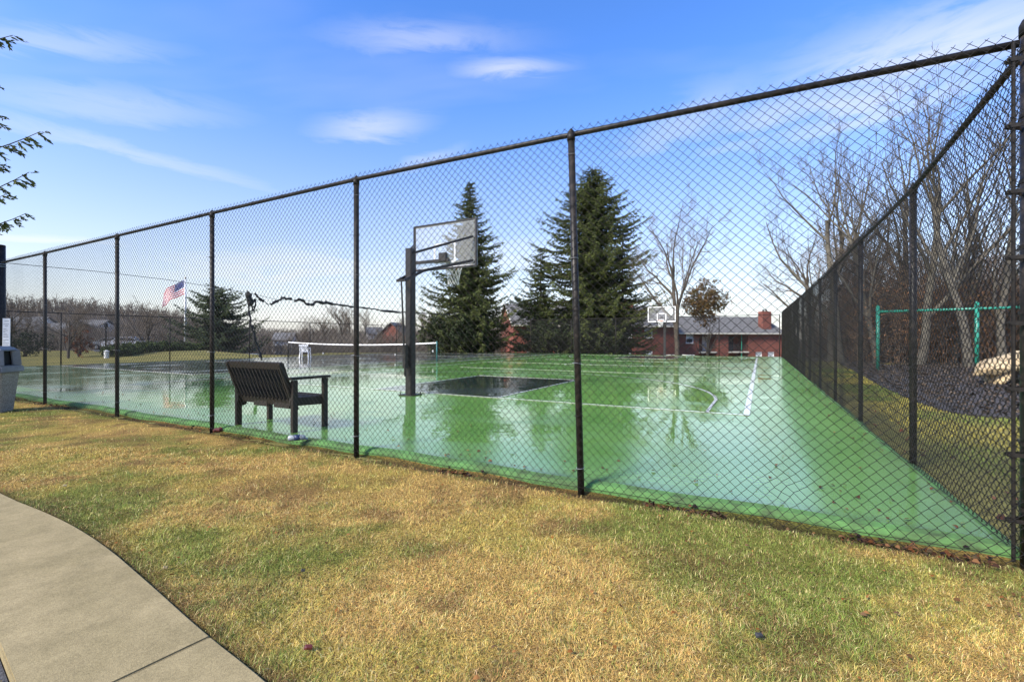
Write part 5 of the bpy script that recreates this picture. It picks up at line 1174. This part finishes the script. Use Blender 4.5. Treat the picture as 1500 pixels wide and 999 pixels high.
for px in (778, 820, 862, 920, 950, 985):
    x = alongx(px, PA, ang)
    opsA += [(x-.55, 1.1, 1.45, 2.75, 'w'), (x-.55, 1.1, -1.5, -.2, 'w')]
LA = alongx(992, PA, ang)
flats('brick_flats', (PA.x, PA.y, 0), ang, LA, 8.5, -2.7, 3.15, 5.7, 'long two-storey red brick flats with grey roof and left gable, behind the spruces', [o for o in opsA if o[0]+o[1] < LA-.4], [(alongx(942, PA, ang), 1.1, 4.2)])
PB = at(994, 61.5, 0); ops = []
xa = lambda px: alongx(px, PB, ang)
ops = [(xa(1005), 1.1, .75, 2.0, 'w'), (xa(1024), xa(1049.5)-xa(1024), -2.6, 2.1, 'b'), (xa(1067), xa(1096)-xa(1067), -2.6, 2.1, 'c'), (xa(1107), 1.0, -1.7, -.5, 'w'), (xa(1125), 1.0, -1.7, -.5, 'w')]
LB = xa(1147)
flats('brick_flats', (PB.x, PB.y, 0), ang, LB, 8.5, -3, 2.25, 4.45, 'lower red brick flats with recessed balconies and a white door, right of the far hoop', ops, [(xa(1128), 1.4, 1.0)])
# white boxes (air-conditioning units) before the flats
for i, (px, lab) in enumerate(((985, 'white air-conditioning unit at the foot of the bare tree, left of a pair'), (1008, 'white air-conditioning unit right of the bare tree before the brick flats'))):
    p = at(px, 44, -1.1); r = empty('air_conditioner', p, .2, label=lab, cat='air conditioner', group='air-conditioning units'); mb = MB(); mb.box((0, 0, .45), (.95, .8, .9)); mb.build('casing', M['offwhite'], r, bevel=.03)
    mb = MB(); mb.tube([(0, 0, .9), (0, 0, .93)], .33, 16); mb.build('fan_guard', M['darkgrey'], r)
    for k in range(6): mb = MB(); mb.box((0, -.405, .15+k*.12), (.8, .012, .03)); mb.build('louvre', M['darkgrey'], r)

# ------------------------------------------------------------------ flagpole with flag
FX = at(271.5, 50, 0); fpz = tz(FX.x, FX.y)
fp = empty('flagpole', (FX.x, FX.y, fpz), 0, label='white flagpole on the grass mound beyond the left fence', cat='flagpole')
mb = MB(); mb.tube([(0, 0, -.1), (0, 0, 4.5), (0, 0, 8.1)], [.14, .11, .07], 12); mb.build('pole', M['white'], fp, smooth=True)
bm = bmesh.new(); bmesh.ops.create_uvsphere(bm, u_segments=12, v_segments=8, radius=.12); bmesh.ops.translate(bm, verts=bm.verts, vec=(0, 0, 8.2)); me = bpy.data.meshes.new('finial'); bm.to_mesh(me); bm.free(); link('finial', me, M['trim'], fp)
fl = empty('flag', (FX.x, FX.y, fpz), 0, label='red, white and blue striped flag with stars streaming left from the flagpole', cat='flag')
FLN, FHT = 2.9, 1.55
def flag_pt(s, t, off=0): # s along fly, t down hoist
    x = -.08-s*FLN*.88; z = 7.95-t*FHT*(1-.1*s)-s*s*.75-s*.75+.10*math.sin(s*9+t*1.5); y = .28*math.sin(s*8+t*1.2)*(.3+s)+off; return (x, y, z)
def flag_piece(name, s0, s1, t0, t1, m_, off=0, n=18):
    vs_ = []; fs = []
    for q in (0, .012):
        for i in range(n+1):
            for t in (t0, t1): vs_.append(flag_pt(s0+(s1-s0)*i/n, t, off+q))
    k = 2*(n+1)
    for i in range(n):
        a = 2*i; fs += [(a, a+1, a+3, a+2), (k+a, k+a+2, k+a+3, k+a+1), (a, a+2, k+a+2, k+a), (a+1, k+a+1, k+a+3, a+3)]
    mb = MB(); mb.add(vs_, fs); return mb.build(name, m_, fl)
for i in range(13): flag_piece('stripe', 0 if i > 6 else .4, 1, i/13, (i+1)/13, M['red'] if i % 2 == 0 else M['white'])
canton = flag_piece('canton', 0, .4, 0, 7/13, M['flagblue'], 0, 10)
mb = MB()
for r_ in range(9):
    for c_ in range(6 if r_ % 2 == 0 else 5):
        s = (.4/12)*(1+2*c_+(0 if r_ % 2 == 0 else 1)); t = (7/13)*(r_+1)/10
        for off in (-.006, .018):
            cx, cy, cz = flag_pt(s, t, off); pts = [(cx+.045*(1 if k % 2 == 0 else .4)*math.sin(k*PI/5), cy, cz+.045*(1 if k % 2 == 0 else .4)*math.cos(k*PI/5)) for k in range(10)]; mb.add(pts, [tuple(range(10))])
mb.build('stars', M['white'], canton, kind='stuff')

# ------------------------------------------------------------------ left background: cars, houses, parking
def car(loc, rz, paint, label, L_=4.5):
    r = empty('parked_car', loc, rz, label=label, cat='car', group='cars parked beyond the left fence')
    prof = [(-L_/2, .35), (-L_/2, .75), (-L_/2+.15, .92), (-L_*.30, .98), (-L_*.17, 1.40), (L_*.12, 1.45), (L_*.30, .98), (L_/2-.15, .85), (L_/2, .62), (L_/2, .35)]
    def side_prism(pr, y0, y1): 
        n = len(pr); vs_ = [(x, y0, z) for x, z in pr]+[(x, y1, z) for x, z in pr]; return MB().add(vs_, [tuple(range(n)), tuple(range(2*n-1, n-1, -1))]+[(i, n+i, n+(i+1) % n, (i+1) % n) for i in range(n)])
    side_prism(prof, -.88, .88).build('body', paint, r, bevel=.05)
    gl = [(-L_*.27, 1.0), (-L_*.16, 1.34), (L_*.11, 1.38), (L_*.26, 1.0)]; side_prism(gl, -.885, .885).build('side_windows', M['glassdark'], r)
    mb = MB(); mb.bar((L_*.145, 0, 1.40), (L_*.285, 0, 1.03), 1.5, .02); mb.build('windscreen', M['glassdark'], r)
    mb = MB(); mb.bar((-L_*.185, 0, 1.36), (-L_*.285, 0, 1.02), 1.5, .02); mb.build('rear_window', M['glassdark'], r)
    for x in (-L_*.31, L_*.31):
        for y in (-.8, .8):
            mb = MB(); mb.tube([(x, y-.1, .32), (x, y+.1, .32)], .32, 16); w = mb.build('wheel', M['tyre'], r); mb = MB(); mb.tube([(x, y-.105, .32), (x, y+.105, .32)], .19, 10); mb.build('rim', M['carsilver'], w)
    for y in (-.6, .6):
        mb = MB(); mb.box((L_/2, y, .7), (.04, .36, .14)); mb.build('headlight', M['plasticwhite'], r); mb = MB(); mb.box((-L_/2, y, .75), (.04, .3, .14)); mb.build('tail_light', M['redcan'], r)
    return r
p = at(364, 49, 0); car((p.x, p.y, tz(p.x, p.y)+.0), .95, M['carwhite'], 'white parked car glimpsed right of the pine')
for i, (px, Z, pt, lab) in enumerate(((188, 54, 'carwhite', 'white parked car behind the hedge, nearest the second fence post'), (201, 57, 'cardark', 'dark blue parked car behind the hedge'), (166, 55, 'carsilver', 'silver parked car left of the second fence post'), (219, 56, 'carsilver', 'silver parked car at the right end of the parked row'))):
    p = at(px, Z, 0); car((p.x, p.y, tz(p.x, p.y)+.12), .35+i*.1, M[pt], lab)
lot = [at(140, 47, 0), at(240, 48, 0), at(238, 62, 0), at(130, 62, 0)]
mb = MB(); 
for q in lot: pass
zl = max(tz(q.x, q.y) for q in lot); mb.prism([(q.x, q.y) for q in lot], -1.6, .07); mb.build('parking_lot', M['asphalt'], kind='structure')
def house(px, Z, w, d, h, rf, wallm, label, rz=.1, yb=None):
    p = at(px, Z, 0); z = tz(p.x, p.y); r = empty('house', (p.x, p.y, z), rz, label=label, cat='house')
    mb = MB(); mb.box((0, 0, h/2-.3), (w, d, h+.6)); mb.add([(-w/2, -d/2, h), (-w/2, d/2, h), (-w/2, 0, h+rf-.1), (w/2, -d/2, h), (w/2, d/2, h), (w/2, 0, h+rf-.1)], [(0, 2, 1), (3, 4, 5), (0, 3, 5, 2), (1, 2, 5, 4)]); mb.build('wall', M[wallm], r)
    mb = MB()
    for s in (-1, 1):
        vs_ = [(-w/2-.3, s*(d/2+.4), h-.3), (w/2+.3, s*(d/2+.4), h-.3), (w/2+.3, 0, h+rf), (-w/2-.3, 0, h+rf)]; vs_ += [(x, y, z+.15) for x, y, z in vs_]; mb.add(vs_, [(0, 1, 2, 3), (7, 6, 5, 4), (0, 4, 5, 1), (1, 5, 6, 2), (2, 6, 7, 3), (3, 7, 4, 0)])
    mb.build('roof', M['shingle'], r)
    for k in range(4):
        x = -w/2+w*(k+.5)/4; mb = MB(); mb.box((x, -d/2-.02, h*.55), (1.0, .06, 1.2)); f = mb.build('window', M['white'], r); mb = MB(); mb.box((x, -d/2-.055, h*.55), (.8, .02, 1.0)); mb.build('pane', M['glassdark'], f)
    return r
house(88, 74, 7, 6, 2.3, 1.0, 'brick', 'low reddish brick house behind the left lawn, between the first two fence posts')
house(44, 80, 5, 5, 2.6, 1.0, 'stucco', 'white house glimpsed beside the notice', .3)
house(134, 82, 5, 5, 2.6, 1, 'stucco', 'white-sided house left of the second fence post', .15)
house(581, 78, 5, 5, 2.9, 2.3, 'brick', 'small red brick house behind the net, left of the near hoop pole', 1.45)
house(548, 84, 2.4, 4, 3.6, 1.0, 'stucco', 'small white house glimpsed through trees left of the red brick house', .4)
house(418, 84, 3, 4, 3.8, 1.0, 'stucco', 'white house in the woods left of the plastic chair', .2)
# little path and white post by the left fence
mb = MB(); q = [at(110, 29.5, 0), at(160, 29.8, 0), at(160, 31.2, 0), at(118, 31, 0)]; mb.prism([(a.x, a.y) for a in q], -.1, .0); mb.build('path', M['conc'], kind='structure')
bd = empty('bollard', at(156, 29.5, -.05), 0, label='short white post on the path beyond the left fence', cat='post'); mb = MB(); mb.tube([(0, 0, 0), (0, 0, .55)], .13, 10); mb.tube([(0, 0, .55), (0, 0, .62)], [.17, .05], 10); mb.build('post', M['offwhite'], bd)
for (px, Z, lab) in ((118, 33, 'dark lamp post standing on the left lawn'), (155, 36, 'dark lamp post behind the short white post')):
    p = at(px, Z, 0); r = empty('lamp_post', (p.x, p.y, tz(p.x, p.y)), 0, label=lab, cat='lamp post'); mb = MB(); mb.tube([(0, 0, 0), (0, 0, 2.1)], [.06, .04], 8); mb.build('pole', M['vinyl'], r); mb = MB(); mb.tube([(0, 0, 2.1), (0, 0, 2.16), (0, 0, 2.4), (0, 0, 2.48)], [.06, .12, .14, .03], 8); mb.build('lantern', M['darkgrey'], r)
